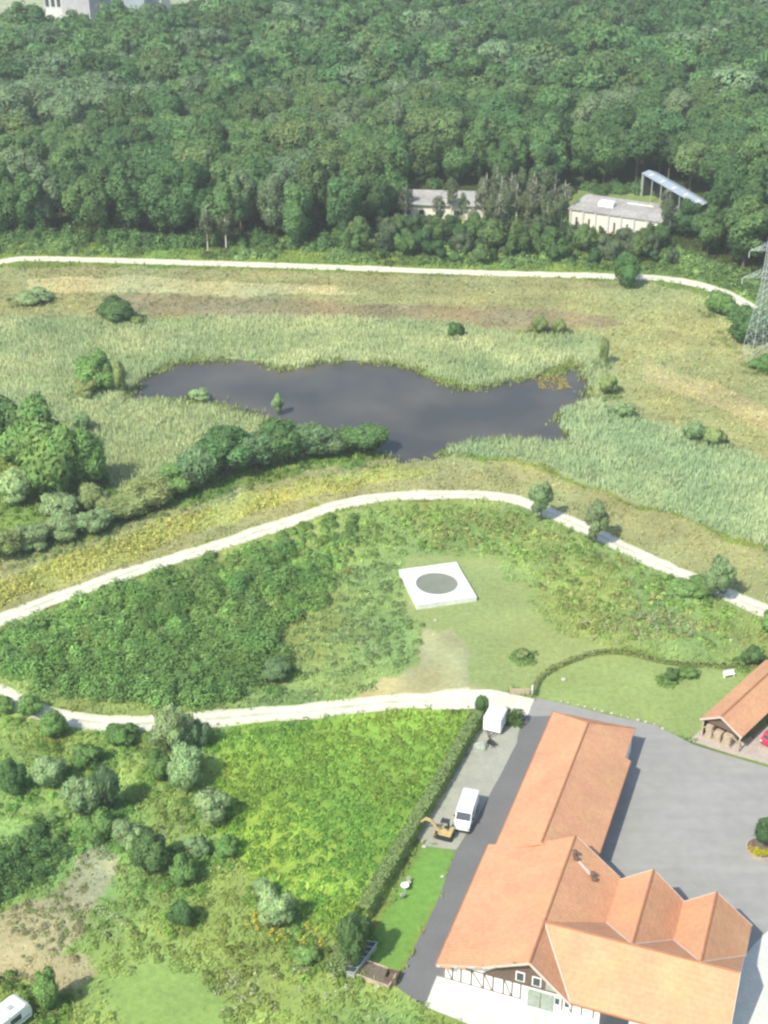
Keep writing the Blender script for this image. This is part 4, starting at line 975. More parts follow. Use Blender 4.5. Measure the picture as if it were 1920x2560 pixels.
    bm = bmesh.new(); box(bm, (0, 8, 7.1), (10.6, 14.6, .3)); bm_obj('roof', bm, M['factory_white'], root)
    for x in (-3, 0, 3): bm = bmesh.new(); box(bm, (x, .95, 3), (1.6, .2, 3)); bm_obj('window', bm, M['glass'], root)
    tri_fill('factory_yard', poly([(-300, 140), (-300, -40), (600, -40), (620, 30), (470, 42), (250, 70), (110, 96), (0, 110)]), .03, plain('pale_yard', (.33, .37, .22), .95, .25, .08, fine=.5))
build_far()

# ------------------------------------------------------------------ lattice pylon
def build_pylon():
    c = at(1889, 905)
    root = empty('lattice_pylon', (c[0], c[1], 0), math.radians(12), 'pale steel lattice power pylon standing beside the bend of the gravel path', 'pylon')
    Hh = 27.6
    def half(z):
        return 2.35-(2.35-.75)*min(1, z/16) if z < 16 else .75-(z-16)/17*.45
    lv = [0, 2.6, 5, 7.2, 9.2, 11, 12.6, 14, 15.2, 16.4, 17.8, 19.2, 20.6, 22, 23.4, 24.8, 26.2, Hh]
    cor = [(-1, -1), (1, -1), (1, 1), (-1, 1)]
    for sx, sy in cor:
        bm = bmesh.new()
        for z0, z1 in zip(lv, lv[1:]): bar(bm, (sx*half(z0), sy*half(z0), z0), (sx*half(z1), sy*half(z1), z1), .075, 5)
        bm_obj('leg', bm, M['steel'], root)
    bm = bmesh.new()
    for k, (z0, z1) in enumerate(zip(lv, lv[1:])):
        for i in range(4):
            a, b = cor[i], cor[(i+1) % 4]
            bar(bm, (a[0]*half(z0), a[1]*half(z0), z0), (b[0]*half(z1), b[1]*half(z1), z1), .032, 4)
            bar(bm, (b[0]*half(z0), b[1]*half(z0), z0), (a[0]*half(z1), a[1]*half(z1), z1), .032, 4)
            bar(bm, (a[0]*half(z1), a[1]*half(z1), z1), (b[0]*half(z1), b[1]*half(z1), z1), .03, 4)
    bm_obj('bracing', bm, M['steel'], root)
    for z, w in ((18.2, 5.2), (23.6, 4.4)):
        bm = bmesh.new(); h = half(z)
        for s in (-1, 1):
            for y in (-h, h):
                bar(bm, (s*h, y, z), (s*w, 0, z+.1), .05, 5); bar(bm, (s*h, y, z+1.4), (s*w, 0, z+.1), .045, 5)
                for t in (.3, .6): bar(bm, (s*(h+(w-h)*t), y*(1-t), z+.03), (s*(h+(w-h)*(t-.2)), y*(1-t+.2), z+1.4*(1-t+.2)), .05, 4)
        ar = bm_obj('crossarm', bm, M['steel'], root)
        for s in (-1, 1):
            bm = bmesh.new()
            for k in range(6): bmesh.ops.create_cone(bm, cap_ends=True, segments=8, radius1=.13, radius2=.07, depth=.13, matrix=Matrix.Translation((s*w, 0, z-.15-k*.2)))
            bar(bm, (s*w, 0, z+.1), (s*w, 0, z-1.3), .03, 5); bm_obj('insulator', bm, M['steel'], ar)
build_pylon()

# ------------------------------------------------------------------ ground cover: grass, reeds, weeds (uncountable)
def jig(P, x, y): return inside(P, x, y)
ROADS = []
for pts, w in ((FAR_PATH, 3.9), (NEAR_PATH, 3.3), (LOW_PATH, 3.4)):
    C = catmull(pts, 1.0); ROADS.append((C, w/2))
PAVED = [poly(p) for p in ([(1060, 1735), (1150, 1722), (1230, 1725), (1300, 1740), (1335, 1748), (1320, 1790), (1240, 1775), (1080, 1775)],
                           [(1318, 1748), (1400, 1756), (1640, 1812), (1735, 1860), (1850, 1820), (1960, 1780), (2300, 1800), (2300, 2800), (1190, 2800), (1190, 2570), (990, 2470), (1090, 2262), (1140, 2130), (1040, 2090), (1110, 1980), (1190, 1835), (1215, 1812), (1300, 1812)],
                           [(1000, 1425), (1140, 1406), (1189, 1488), (1189, 1500), (1042, 1534), (998, 1440)])]
def off_paths(x, y, m=0.1):
    k = np.ones(len(x), bool)
    for C, hw in ROADS:
        lo = C.min(0)-4; hi = C.max(0)+4
        near = np.where((x > lo[0]) & (x < hi[0]) & (y > lo[1]) & (y < hi[1]))[0]
        for a in range(0, len(near), 4000):
            i = near[a:a+4000]
            d = np.sqrt(((x[i, None]-C[None, :, 0])**2+(y[i, None]-C[None, :, 1])**2).min(1))
            k[i] &= d > hw+m
    for P in PAVED: k &= ~inside(P, x, y)
    return k
def in_pond(x, y):
    wx = x+(fbm(x, y, 3, 3, 5)-.5)*3.0; wy = y+(fbm(x, y, 3, 3, 6)-.5)*3.0
    return inside(POND, wx, wy)
VIEW = poly([(-60, 560), (1990, 560), (1990, 2640), (-60, 2640)])
def build_cover():
    r = np.random.default_rng(21)
    # --- grass over all open ground, coloured like the turf it grows from
    x, y = pts_in(VIEW, 2.6, r)
    dens = np.clip(1.25-(y-120)/300, .28, 1)          # fewer, broader tufts far off
    k = r.uniform(size=len(x)) < dens; x, y = x[k], y[k]
    c, zid = zone_colour(x, y)
    names = [k_ for k_, _ in ZC]
    idx = {n: i for i, n in enumerate(names)}
    hmap = np.full(len(names)+1, .45); wmap = np.full(len(names)+1, .30)
    for n, h in (('mown', .10), ('worn', .08), ('lawn', .08), ('side_lawn', .05), ('lawn_bottom', .09), ('dirt', .22), ('field', .5), ('triangle', .5), ('scrub', .5), ('dyke', .38), ('yellow', .45), ('meadow', .42), ('meadow_right', .45), ('straw', .4), ('brown', .4), ('wood_floor', .8), ('strip_before_wood', .6)):
        hmap[idx[n]] = h
    keep = off_paths(x, y, -.12) & ~in_pond(x, y) & ~np.isin(zid, [idx['reed_far'], idx['reed_left'], idx['reed_right']])
    thin = np.isin(zid, [idx[n] for n in ('mown', 'lawn', 'side_lawn', 'lawn_bottom', 'worn')])
    keep &= ~thin | (r.uniform(size=len(x)) < .6)
    x, y, c, zid = x[keep], y[keep], c[keep], zid[keep]
    h = hmap[zid]*r.uniform(.6, 1.4, len(x))*(.7+.7*fbm(x, y, 5, 3, 77))
    w = (.22+.10*(y-110)/200)*np.where(np.isin(zid, [idx['field'], idx['scrub'], idx['triangle']]), .7, 1)
    cc = c*1.35*np.exp(r.normal(0, .10, (len(x), 1)))*(1+r.normal(0, .05, (len(x), 3)))
    tag(link('grass', leaf_mesh('grass', *blades(x, y, h, w, np.clip(cc*1.1, .01, .9), r, 3, .45, .22))), 'mixed dry and green grass over the meadows and banks', kind='stuff')
    # --- reeds
    L = []
    for n, base, dens in (('reed_far', (.47, .575, .29), 4.8), ('reed_left', (.45, .55, .27), 5.2), ('reed_right', (.455, .59, .315), 5.2)):
        x, y = pts_in(Z[n], dens, r)
        k = ~in_pond(x, y) & off_paths(x, y, .5); x, y = x[k], y[k]
        patch = fbm(x, y, 9, 4, 91); fine = fbm(x, y, 2.5, 3, 92)
        col = np.array(base)*np.exp((patch-.5)*.5+(fine-.5)*.35)[:, None]*(1+(patch-.5)[:, None]*np.array([.45, .1, .2]))
        h = 1.35*(.55+.7*fbm(x, y, 6, 3, 93))*r.uniform(.75, 1.2, len(x))
        L.append(blades(x, y, h, .14, np.clip(col, .02, .9), r, 3, .30, .28))
    tag(link('reeds', leaf_mesh('reeds', *cat_arr(L))), 'pale green reed beds around the dark pond', kind='stuff')
    # yellow-green rim of fresh reeds along the shore of the pond
    n = len(POND); L = []; per = []
    Pd = smooth_poly(POND, .6, .5, 3)
    x = Pd[:, 0]; y = Pd[:, 1]
    x = np.concatenate([x+r.normal(0, .8, len(x)) for _ in range(4)]); y = np.concatenate([y+r.normal(0, .8, len(y)) for _ in range(4)])
    rim = fbm(x, y, 7, 3, 15)
    k = rim > .42; x, y = x[k], y[k]
    col = np.tile([.30, .36, .12], (len(x), 1))*np.exp(r.normal(0, .15, (len(x), 1)))
    L.append(blades(x, y, r.uniform(.5, 1.4, len(x)), .28, col, r, 3, .2, .2, z=-.45))
    x, y = pts_in(poly([(1340, 945), (1380, 932), (1418, 940), (1422, 968), (1395, 975), (1350, 968)]), 6, r)
    col = np.tile([.42, .36, .12], (len(x), 1)); L.append(blades(x, y, r.uniform(.3, .7, len(x)), .25, col, r, 3, .5, .25, z=-.5))
    x, y = pts_in(poly([(1180, 965), (1215, 960), (1218, 978), (1182, 980)]), 3, r)
    col = np.tile([.36, .38, .22], (len(x), 1)); L.append(blades(x, y, r.uniform(.3, .6, len(x)), .4, col, r, 3, .5, .25, z=-.5))
    tag(link('shore_reeds', leaf_mesh('shore_reeds', *cat_arr(L))), 'low yellow-green reeds along the shoreline', kind='stuff')
    # --- yellow flowers on the bank
    L = []
    x, y = pts_in(Z['yellow'], 4.5, r); f = fbm(x, y, 5, 3, 33)+.5*fbm(x, y, 1.6, 2, 34)
    west = np.clip((20-x)/70, 0, 1)
    k = (f > .95-.27*west) & off_paths(x, y, .4) & (r.uniform(size=len(x)) < .25+.6*west); x, y = x[k], y[k]
    L.append(domes(x, y, r.uniform(.3, .7, len(x)), r.uniform(.4, .75, len(x)), np.tile([.46, .49, .14], (len(x), 1))*np.exp(r.normal(0, .2, (len(x), 1))), r, 9, .16))
    x, y = pts_in(poly([(640, 2270), (760, 2300), (860, 2330), (800, 2380), (700, 2370), (620, 2330)]), .8, r)
    L.append(domes(x, y, r.uniform(.2, .5, len(x)), r.uniform(.5, .9, len(x)), np.tile([.55, .48, .06], (len(x), 1)), r, 14, .13))
    tag(link('yellow_flowers', leaf_mesh('yellow_flowers', *cat_arr(L))), 'yellow flowering weeds along the bank above the path', kind='stuff')
    # --- pale umbel flowers among the weeds
    L = []
    for P, d in ((poly([(1560, 1530), (1720, 1530), (1740, 1600), (1580, 1610)]), .9), (poly([(1440, 1550), (1560, 1550), (1560, 1620), (1440, 1610)]), .25), (poly([(200, 2260), (340, 2300), (330, 2380), (220, 2360)]), .5),
                 (poly([(520, 2430), (700, 2440), (680, 2550), (560, 2540)]), .5), (poly([(700, 2400), (1000, 2480), (1100, 2600), (700, 2600)]), .12), (poly([(780, 1560), (980, 1560), (960, 1640), (780, 1620)]), .12), (poly([(360, 2060), (470, 2070), (440, 2120), (370, 2110)]), .5)):
        x, y = pts_in(P, d, r)
        L.append(domes(x, y, r.uniform(.25, .6, len(x)), r.uniform(.8, 1.2, len(x)), np.tile([.52, .54, .36], (len(x), 1)), r, 16, .12))
    tag(link('umbel_flowers', leaf_mesh('umbel_flowers', *cat_arr(L))), 'pale umbel flowers scattered among the weeds', kind='stuff')
    # --- dense brambles and nettles of the triangle between the paths
    T1 = poly([(-120, 1630), (0, 1590), (150, 1525), (300, 1462), (400, 1432), (520, 1390), (650, 1358), (760, 1320), (850, 1290), (900, 1298), (880, 1360), (850, 1420), (835, 1490), (770, 1545), (700, 1570), (690, 1610), (725, 1650), (720, 1700), (660, 1718), (560, 1752), (440, 1772), (300, 1770), (150, 1748), (50, 1712), (-60, 1680)])
    x, y = pts_in(T1, .42, r); k = off_paths(x, y, .9); x, y = x[k], y[k]
    px = fbm(x, y, 10, 3, 44)
    south = np.clip((188-y)/30, 0, 1)
    h = (.9+1.6*south*px*1.6)*r.uniform(.75, 1.25, len(x)); R_ = r.uniform(.7, 1.6, len(x))*(.75+.6*south)
    base = np.array([.26, .46, .13])*(1-south[:, None])+np.array([.19, .37, .115])*south[:, None]
    col = base*np.exp((px-.5)[:, None]*.9+r.normal(0, .16, (len(x), 1)))
    L = [domes(x, y, R_, h, col, r, 170, .20)]
    x, y = pts_in(T1, .085, r); k = off_paths(x, y, 2.4) & (y < 190+.12*x+r.uniform(-6, 10, len(x))); x, y = x[k], y[k]
    col = np.array([.20, .39, .12])*np.exp(r.normal(0, .16, (len(x), 1)))*(1+r.normal(0, .06, (len(x), 3)))
    L.append(domes(x, y, r.uniform(1.4, 2.5, len(x)), r.uniform(1.9, 3.2, len(x)), col, r, 420, .16))
    tag(link('bramble_thicket', leaf_mesh('bramble_thicket', *cat_arr(L))), 'dense dark green bramble thicket between the two gravel paths', kind='stuff')
    # --- lower bright weeds: rest of the triangle, right slope, field
    L = []
    T2 = poly([(900, 1275), (1000, 1262), (1290, 1275), (1350, 1300), (1440, 1335), (1600, 1412), (1750, 1482), (1900, 1552), (2050, 1610), (2050, 1650), (1900, 1630), (1750, 1620), (1620, 1600), (1500, 1600), (1440, 1560), (1380, 1500), (1310, 1430), (1240, 1385), (1160, 1375), (1000, 1390), (900, 1400), (860, 1440), (880, 1340)])
    x, y = pts_in(T2, .50, r); k = off_paths(x, y, .6); x, y = x[k], y[k]; p = fbm(x, y, 8, 3, 45)
    edge = np.clip(1-(np.abs(x*.4+y-236)/24), 0, 1)
    col = np.array([.29, .45, .12])*np.exp((p-.5)[:, None]*.8+r.normal(0, .18, (len(x), 1)))
    brown = (fbm(x, y, 11, 3, 47) > .52) & (r.uniform(size=len(x)) < .6); col[brown] = col[brown]*[1.25, .92, 1.2]
    L.append(domes(x, y, r.uniform(.4, 1.0, len(x)), r.uniform(.2, .6, len(x))*(.6+p), col, r, 56, .16))
    T3 = poly([(850, 1420), (990, 1400), (1010, 1530), (1060, 1570), (1050, 1620), (1000, 1680), (900, 1735), (780, 1752), (650, 1760), (720, 1700), (730, 1640), (700, 1590), (780, 1545)])
    x, y = pts_in(T3, .45, r); k = off_paths(x, y, .6); x, y = x[k], y[k]; p = fbm(x, y, 7, 3, 46)
    col = np.array([.27, .39, .15])*np.exp((p-.5)[:, None]*.9+r.normal(0, .16, (len(x), 1)))
    L.append(domes(x, y, r.uniform(.4, .9, len(x)), r.uniform(.2, .45, len(x)), col, r, 44, .16))
    tag(link('low_weeds', leaf_mesh('low_weeds', *cat_arr(L))), 'low bright green weeds around the mown grass and white platform', kind='stuff')
    x, y = pts_in(Z['field'], 1.5, r); k = off_paths(x, y, .8); x, y = x[k], y[k]; p = fbm(x, y, 6, 4, 48); q = fbm(x, y, 14, 3, 49)
    col = np.array([.275, .465, .095])*np.exp((p-.5)[:, None]*.6+r.normal(0, .10, (len(x), 1)))*(1+np.clip((q-.5)*3, -.5, 1)[:, None]*np.array([.35, .02, .0]))
    L = [domes(x, y, r.uniform(.3, .75, len(x)), r.uniform(.15, .40, len(x))*(.5+p), col, r, 34, .13)]
    tag(link('field_weeds', leaf_mesh('field_weeds', *cat_arr(L))), 'bright yellow-green weeds filling the field beside the hedge', kind='stuff')
    # --- scrub weeds, bottom left
    x, y = pts_in(Z['scrub'], .55, r)
    k = off_paths(x, y, .8) & ~inside(Z['field'], x, y) & ~inside(Z['dirt'], x, y) & ~inside(Z['lawn_bottom'], x, y) & ~inside(Z['side_lawn'], x, y) & (fbm(x, y, 5, 4, 55) > .40); x, y = x[k], y[k]
    c, _ = zone_colour(x, y); p = fbm(x, y, 9, 3, 56)
    col = np.clip(c, .01, .6)*1.4*np.exp((p-.5)[:, None]*.9+r.normal(0, .12, (len(x), 1)))
    xd, yd = pts_in(np.array(Z['dirt'].mean(0)+(Z['dirt']-Z['dirt'].mean(0))*1.12), 1.9, r); kd = fbm(xd, yd, 3.5, 3, 57) > .47; xd, yd = xd[kd], yd[kd]
    Ld = domes(xd, yd, r.uniform(.2, .6, len(xd)), r.uniform(.1, .35, len(xd)), np.where(r.uniform(size=(len(xd), 1)) < .5, [[.40, .41, .22]], [[.29, .39, .14]]), r, 26, .11)
    L = [Ld, domes(x, y, r.uniform(.35, 1.0, len(x)), r.uniform(.15, .45, len(x))*(.5+p), col, r, 60, .13)]
    x, y = pts_in(poly([(-100, 2150), (0, 2120), (90, 2070), (190, 2050), (170, 2140), (90, 2220), (0, 2275), (-100, 2300)]), .55, r)
    L.append(domes(x, y, r.uniform(.6, 1.1, len(x)), r.uniform(1.2, 2.1, len(x)), np.array([.13, .26, .09])*np.exp(r.normal(0, .2, (len(x), 1))), r, 150, .15))
    x, y = pts_in(poly([(-60, 2420), (60, 2440), (110, 2480), (160, 2560), (160, 2640), (80, 2640), (70, 2540), (0, 2470), (-60, 2460)]), .8, r)
    L.append(domes(x, y, r.uniform(.4, .8, len(x)), r.uniform(.6, 1.3, len(x)), np.array([.20, .33, .09])*np.exp(r.normal(0, .25, (len(x), 1))), r, 90, .12))
    tag(link('scrub_weeds', leaf_mesh('scrub_weeds', *cat_arr(L))), 'tangled green and straw-coloured weeds of the rough ground', kind='stuff')
    # --- undergrowth at the foot of the wood
    x, y = pts_in(poly([(-150, 640), (0, 632), (300, 640), (700, 648), (1000, 662), (1300, 672), (1600, 680), (1760, 700), (1900, 760), (2060, 840), (2060, 760), (1800, 660), (1650, 600), (1000, 600), (400, 600), (0, 592), (-150, 590)]), .34, r)
    k = off_paths(x, y, 1.4); x, y = x[k], y[k]; p = fbm(x, y, 9, 3, 58); k = p > .40; x, y, p = x[k], y[k], p[k]
    col = np.array([.19, .29, .10])*np.exp((p-.55)[:, None]*2.0+r.normal(0, .2, (len(x), 1)))
    hh = np.clip(r.uniform(.7, 2.6, len(x))*(p+.2), .4, 3)
    L = [domes(x, y, r.uniform(1.0, 2.2, len(x)), hh, col, r, 110, .28)]
    for P_, d_, hmin, hmax in ((poly([(-150, 612), (0, 606), (240, 616), (560, 628), (900, 626), (900, 606), (560, 610), (240, 598), (0, 588), (-150, 600)]), .11, 2.0, 5.0),
                       (poly([(1000, 500), (1040, 474), (1200, 474), (1420, 492), (1640, 486), (1640, 474), (1400, 472), (1040, 462)]), .10, 1.5, 3.5),
                       (poly([(1200, 500), (1410, 500), (1410, 590), (1190, 585)]), .13, 1.0, 3.6)):
        x, y = pts_in(P_, d_, r)
        bx0, by0 = at(505, 618)[:2]; bx1, by1 = at(582, 660)[:2]
        k = ~((x > bx0) & (x < bx1) & (y < by0)); x, y = x[k], y[k]      # open ground round the birches
        col = np.array([.135, .235, .085])*np.exp(r.normal(0, .22, (len(x), 1)))
        L.append(domes(x, y, r.uniform(1.2, 2.6, len(x)), r.uniform(hmin, hmax, len(x)), col, r, 260, .27))
    tag(link('undergrowth', leaf_mesh('undergrowth', *cat_arr(L))), 'low green undergrowth between the gravel path and the wood', kind='stuff')
build_cover()

# ------------------------------------------------------------------ hedges
def hedge(name, pts, w, h, base, label, dens=46, leaf=.16, cat='hedge', seed=5, per_h=None):
    r = np.random.default_rng(seed)
    C = catmull([at(*p)[:2] for p in pts], .25)
    T = np.gradient(C, axis=0); T /= np.linalg.norm(T, axis=1)[:, None]; Nn = np.stack([-T[:, 1], T[:, 0]], 1)
    seg = np.linalg.norm(np.diff(C, axis=0), axis=1).sum()
    n = int(seg*dens*(w+2*h)); i = r.integers(0, len(C), n)
    hs = h if per_h is None else h*np.interp(i/len(C), *per_h)
    hs = hs*(.93+.14*fbm(C[i, 0], C[i, 1], 1.5, 3, seed))
    t = r.uniform(0, 1, n)*(w+2*h)
    u = np.where(t < h, -w/2, np.where(t > h+w, w/2, t-h-w/2)); zf = np.where(t < h, t/h, np.where(t > h+w, (2*h+w-t)/h, 1))
    nn = np.stack([Nn[i, 0]*np.sign(u)*(zf < 1), Nn[i, 1]*np.sign(u)*(zf < 1), (zf >= 1)*1.0], 1)+r.normal(size=(n, 3))*.35
    n0 = nn.copy(); nn /= np.linalg.norm(nn, axis=1)[:, None]
    c = np.stack([C[i, 0]+Nn[i, 0]*u, C[i, 1]+Nn[i, 1]*u, zf*hs], 1)+r.normal(0, .07, (n, 3)); c[:, 2] = np.maximum(c[:, 2], .03)
    o = c[0]*[1, 1, 0]; a, b = orient(nn, r); s = leaf*r.uniform(.6, 1.3, (n, 1))
    ob = link(name, leaf_mesh(name, c-o, a*s, b*s*.65, tint(n, base, r, .14), n0))
    ob.location = o
    return tag(ob, label, cat)
hedge('hedge', [(1193, 1806), (1150, 1880), (1105, 1962), (1050, 2055), (1000, 2140), (945, 2232), (905, 2300)], 1.4, 1.9, (.34, .45, .18), 'long clipped hedge between the bright field and the gravel strip', dens=85, leaf=.12)
hedge('grass_bank', [(895, 2312), (860, 2380), (835, 2440)], 2.2, .7, (.33, .43, .17), 'low mown bank continuing the line of the long hedge', seed=6, cat='bank')
hedge('hedge', [(1262, 1806), (1304, 1812)], 1.5, 1.9, (.11, .19, .06), 'short dark green hedge between the white trailer and the lane', seed=7)
hedge('curved_hedge', [(1333, 1742), (1340, 1715), (1362, 1690), (1400, 1668), (1450, 1648), (1495, 1636), (1545, 1634), (1600, 1644), (1660, 1658), (1740, 1665), (1860, 1668), (1960, 1668)], 0.6, .65, (.29, .36, .135), 'thin curved hedge bordering the rounded lawn', seed=8, leaf=.13, per_h=([0, .08, .3, .55, 1], [1.3, 1.2, .9, .6, .5]))
hedge('hedge', [(1196, 1772), (1225, 1786), (1262, 1790)], 1.0, .8, (.15, .19, .08), 'low ragged hedge behind the white trailer along the gravel forecourt', seed=9)

# ------------------------------------------------------------------ shrubs and single trees
PAL = {'dark': (0.152, 0.276, 0.101), 'green': (0.220, 0.378, 0.118), 'bright': (0.24, 0.41, 0.125), 'willow': (0.378, 0.528, 0.246), 'grey': (0.329, 0.462, 0.218), 'olive': (0.354, 0.444, 0.174), 'blue': (0.220, 0.348, 0.162)}
SH = {}
def shrub_mesh(pal, shape):
    key = (pal, shape, random.randrange(3))
    if key in SH: return SH[key]
    r = np.random.default_rng(len(SH)*7+3)
    if shape == 'round': a = crown(r, 1.0, 0, 1.9, 20, 4200, .062, PAL[pal], 1.5, .25, .34)
    elif shape == 'tall': a = crown(r, 1.0, 0, 3.0, 22, 4600, .066, PAL[pal], 1.9, .5, .33)
    elif shape == 'low': a = crown(r, 1.0, 0, 1.15, 20, 3600, .060, PAL[pal], 1.5, .2, .32)
    else: a = crown(r, 1.0, 0, 2.2, 24, 4600, .058, PAL[pal], 2.4, .55, .30)   # feathery
    SH[key] = leaf_mesh(shape+'_shrub', *a); return SH[key]
TRK = {}; SKIRT = []
def shrub(px, py, wpx, hpx, pal, shape, label, name='shrub', cat='shrub', group=None, stem=False):
    c = at(px, py); m_ = mpp(py); d = PITCH+math.atan((py-1280)/FPX)
    R = wpx*m_/2; nat = {'round': 1.9, 'tall': 3.0, 'low': 1.15, 'feather': 2.2}[shape]
    # visible height = top edge rise plus the depth of the rounded top
    H = max(.5*R, (hpx*m_-R*math.sin(d)*.6)/math.cos(d))
    c = (c[0], c[1]+R*.55, -.25 if 850 < py < 1110 and 200 < px < 1100 else 0)
    SKIRT.append((c[0], c[1], R, py))
    e = empty(name, c, random.uniform(0, 6.28), label, cat, group)
    e.scale = (R, R, H/nat)
    link('foliage', shrub_mesh(pal, shape), None, e)
    if stem:
        if 's' not in TRK:
            r = np.random.default_rng(2); bm = bmesh.new()
            for k in range(6):
                a = k*1.05; bar(bm, (math.cos(a)*.08, math.sin(a)*.08, -.05), (math.cos(a)*.5, math.sin(a)*.5, 1.2), .05, 5, .015)
            TRK['s'] = bm_mesh('stem', bm, M['bark'])
        link('stem', TRK['s'], None, e)
    return e
def build_shrubs():
    # in and around the marsh
    shrub(285, 815, 108, 68, 'dark', 'round', 'round dark green bush alone in the reeds above the pond', stem=True)
    shrub(338, 812, 45, 24, 'olive', 'low', 'low olive clump at the right foot of the round dark bush')
    shrub(240, 985, 118, 108, 'green', 'round', 'large green bush at the left tip of the pond', stem=True)
    shrub(212, 1000, 70, 55, 'olive', 'round', 'lower olive bush on the left of the large bush at the pond tip')
    shrub(300, 990, 36, 95, 'olive', 'tall', 'tall narrow reed clump between the large bush and the pond tip', 'reed_clump', 'reed clump')
    shrub(205, 1085, 60, 60, 'grey', 'feather', 'grey tangled shrub in the reeds below the large pond-tip bush')
    shrub(497, 1006, 60, 36, 'willow', 'feather', 'pale feathery shrub on the lower shore near the pond tip')
    shrub(695, 1037, 34, 58, 'willow', 'tall', 'pale reed tuft standing in the open water', 'reed_clump', 'reed clump')
    shrub(1140, 848, 48, 46, 'dark', 'round', 'small dark bush in the reeds above the middle of the pond')
    shrub(1352, 838, 48, 50, 'olive', 'tall', 'left of two olive shrubs on the brown band above the inlet', group='olive shrubs above the pond inlet')
    shrub(1400, 838, 42, 42, 'olive', 'tall', 'right of two olive shrubs on the brown band above the inlet', group='olive shrubs above the pond inlet')
    shrub(1508, 918, 28, 78, 'olive', 'tall', 'tall thin reed clump leaning on the right bank of the inlet', 'reed_clump', 'reed clump')
    shrub(1522, 992, 55, 60, 'olive', 'feather', 'shrubby olive reeds at the mouth of the inlet')
    shrub(1560, 1050, 60, 45, 'grey', 'feather', 'grey-green shrub at the edge of the right reed bed below the inlet')
    shrub(1740, 1110, 70, 55, 'grey', 'feather', 'grey shrub on the dry meadow side of the right reed bed')
    shrub(1790, 1120, 62, 52, 'olive', 'low', 'low olive shrub just right of the grey one on the reed bed edge')
    shrub(80, 765, 100, 40, 'grey', 'low', 'low grey-green bush at the left end of the dry meadow')
    # big bushes, left edge
    B = 'bushes at the left end of the marsh'
    shrub(12, 1165, 130, 175, 'dark', 'round', 'dark bush cut by the left edge, behind the bright bushes', group=B, stem=True)
    shrub(75, 1180, 180, 190, 'green', 'round', 'tall green bush towards the back of the left-edge group', group=B, stem=True)
    shrub(120, 1260, 195, 215, 'bright', 'round', 'largest bright green bush of the left-edge group', group=B, stem=True)
    shrub(215, 1235, 120, 165, 'green', 'tall', 'upright green bush at the right side of the left-edge group', group=B, stem=True)
    shrub(40, 1270, 120, 100, 'willow', 'round', 'pale grey-green bush at the lower left of the left-edge group', group=B)
    shrub(235, 1285, 95, 80, 'olive', 'round', 'olive bush at the lower right foot of the left-edge group', group=B)
    shrub(150, 1310, 130, 75, 'grey', 'low', 'low grey bush below the largest bright bush', group=B)
    # row of willows along the near shore
    W = 'willow bushes in a row on the near shore of the pond'
    for px, py, w, h, pal, sh, lab in ((300, 1310, 110, 85, 'olive', 'feather', 'olive willow bush at the left end of the shore row'),
        (372, 1275, 110, 100, 'olive', 'feather', 'yellowish willow bush in the left part of the shore row'),
        (430, 1250, 90, 110, 'green', 'tall', 'upright green willow bush between the yellowish one and the dark tall ones'),
        (490, 1232, 105, 140, 'blue', 'feather', 'blue-green willow bush left of the darkest one in the shore row'),
        (560, 1205, 125, 165, 'dark', 'tall', 'tallest and darkest willow bush in the middle of the shore row'),
        (640, 1185, 105, 135, 'blue', 'tall', 'blue-green willow bush right of the darkest one in the shore row'),
        (705, 1170, 105, 140, 'dark', 'feather', 'dark feathery willow bush opposite the reed tuft in the water'),
        (775, 1158, 110, 125, 'blue', 'tall', 'blue-green willow bush before the open water'),
        (840, 1150, 90, 85, 'blue', 'feather', 'low blue-green willow bush in a dip of the shore row'),
        (905, 1145, 105, 105, 'dark', 'tall', 'dark willow bush towards the right end of the shore row')):
        shrub(px, py, w*1.25, h*.84, pal, sh, lab, 'willow_bush', 'bush', W, stem=True)
    for px, py, w, h, pal, lab in ((225, 1345, 110, 70, 'grey', 'low grey bush on the bank edge just left of the shore row'), (150, 1362, 110, 70, 'willow', 'pale low bush on the bank edge below the bright left-edge bush'),
                               (80, 1385, 110, 75, 'grey', 'grey low bush on the bank edge near the left of the picture'), (10, 1405, 100, 80, 'olive', 'olive low bush on the bank edge cut by the left edge')):
        shrub(px, py, w, h, pal, 'feather', lab, group='low bushes along the bank edge')
    # right-hand bushes by the pylon
    shrub(1862, 868, 118, 108, 'dark', 'round', 'large dark green bush in front of the pylon foot', stem=True)
    shrub(1812, 792, 90, 62, 'bright', 'low', 'bright low bush beside the path bend behind the large dark bush')
    shrub(1905, 840, 80, 70, 'green', 'round', 'green bush between the pylon legs and the path')
    shrub(1908, 932, 70, 42, 'green', 'low', 'low bush on the grass below the pylon')
    # triangle and lawn
    shrub(1735, 1500, 120, 42, 'green', 'low', 'low green bush on the slope just before the third path tree')
    shrub(690, 1712, 85, 62, 'blue', 'round', 'single rounded bush at the right foot of the bramble thicket')
    shrub(1680, 1705, 44, 34, 'dark', 'round', 'small dark round bush on the right part of the curved lawn')
    shrub(1722, 1700, 54, 30, 'green', 'low', 'green clump beside the small dark bush on the curved lawn')
    shrub(1308, 1650, 42, 26, 'olive', 'low', 'small dark tuft on the mown grass above the board fence')
    shrub(1880, 1672, 60, 55, 'dark', 'round', 'dark bush at the hedge end behind the open barn')
    shrub(1204, 1803, 34, 70, 'dark', 'tall', 'narrow dark cypress at the end of the long hedge', 'cypress', 'cypress', stem=True)
    # rough ground, bottom left
    G = 'bushes on the rough ground'
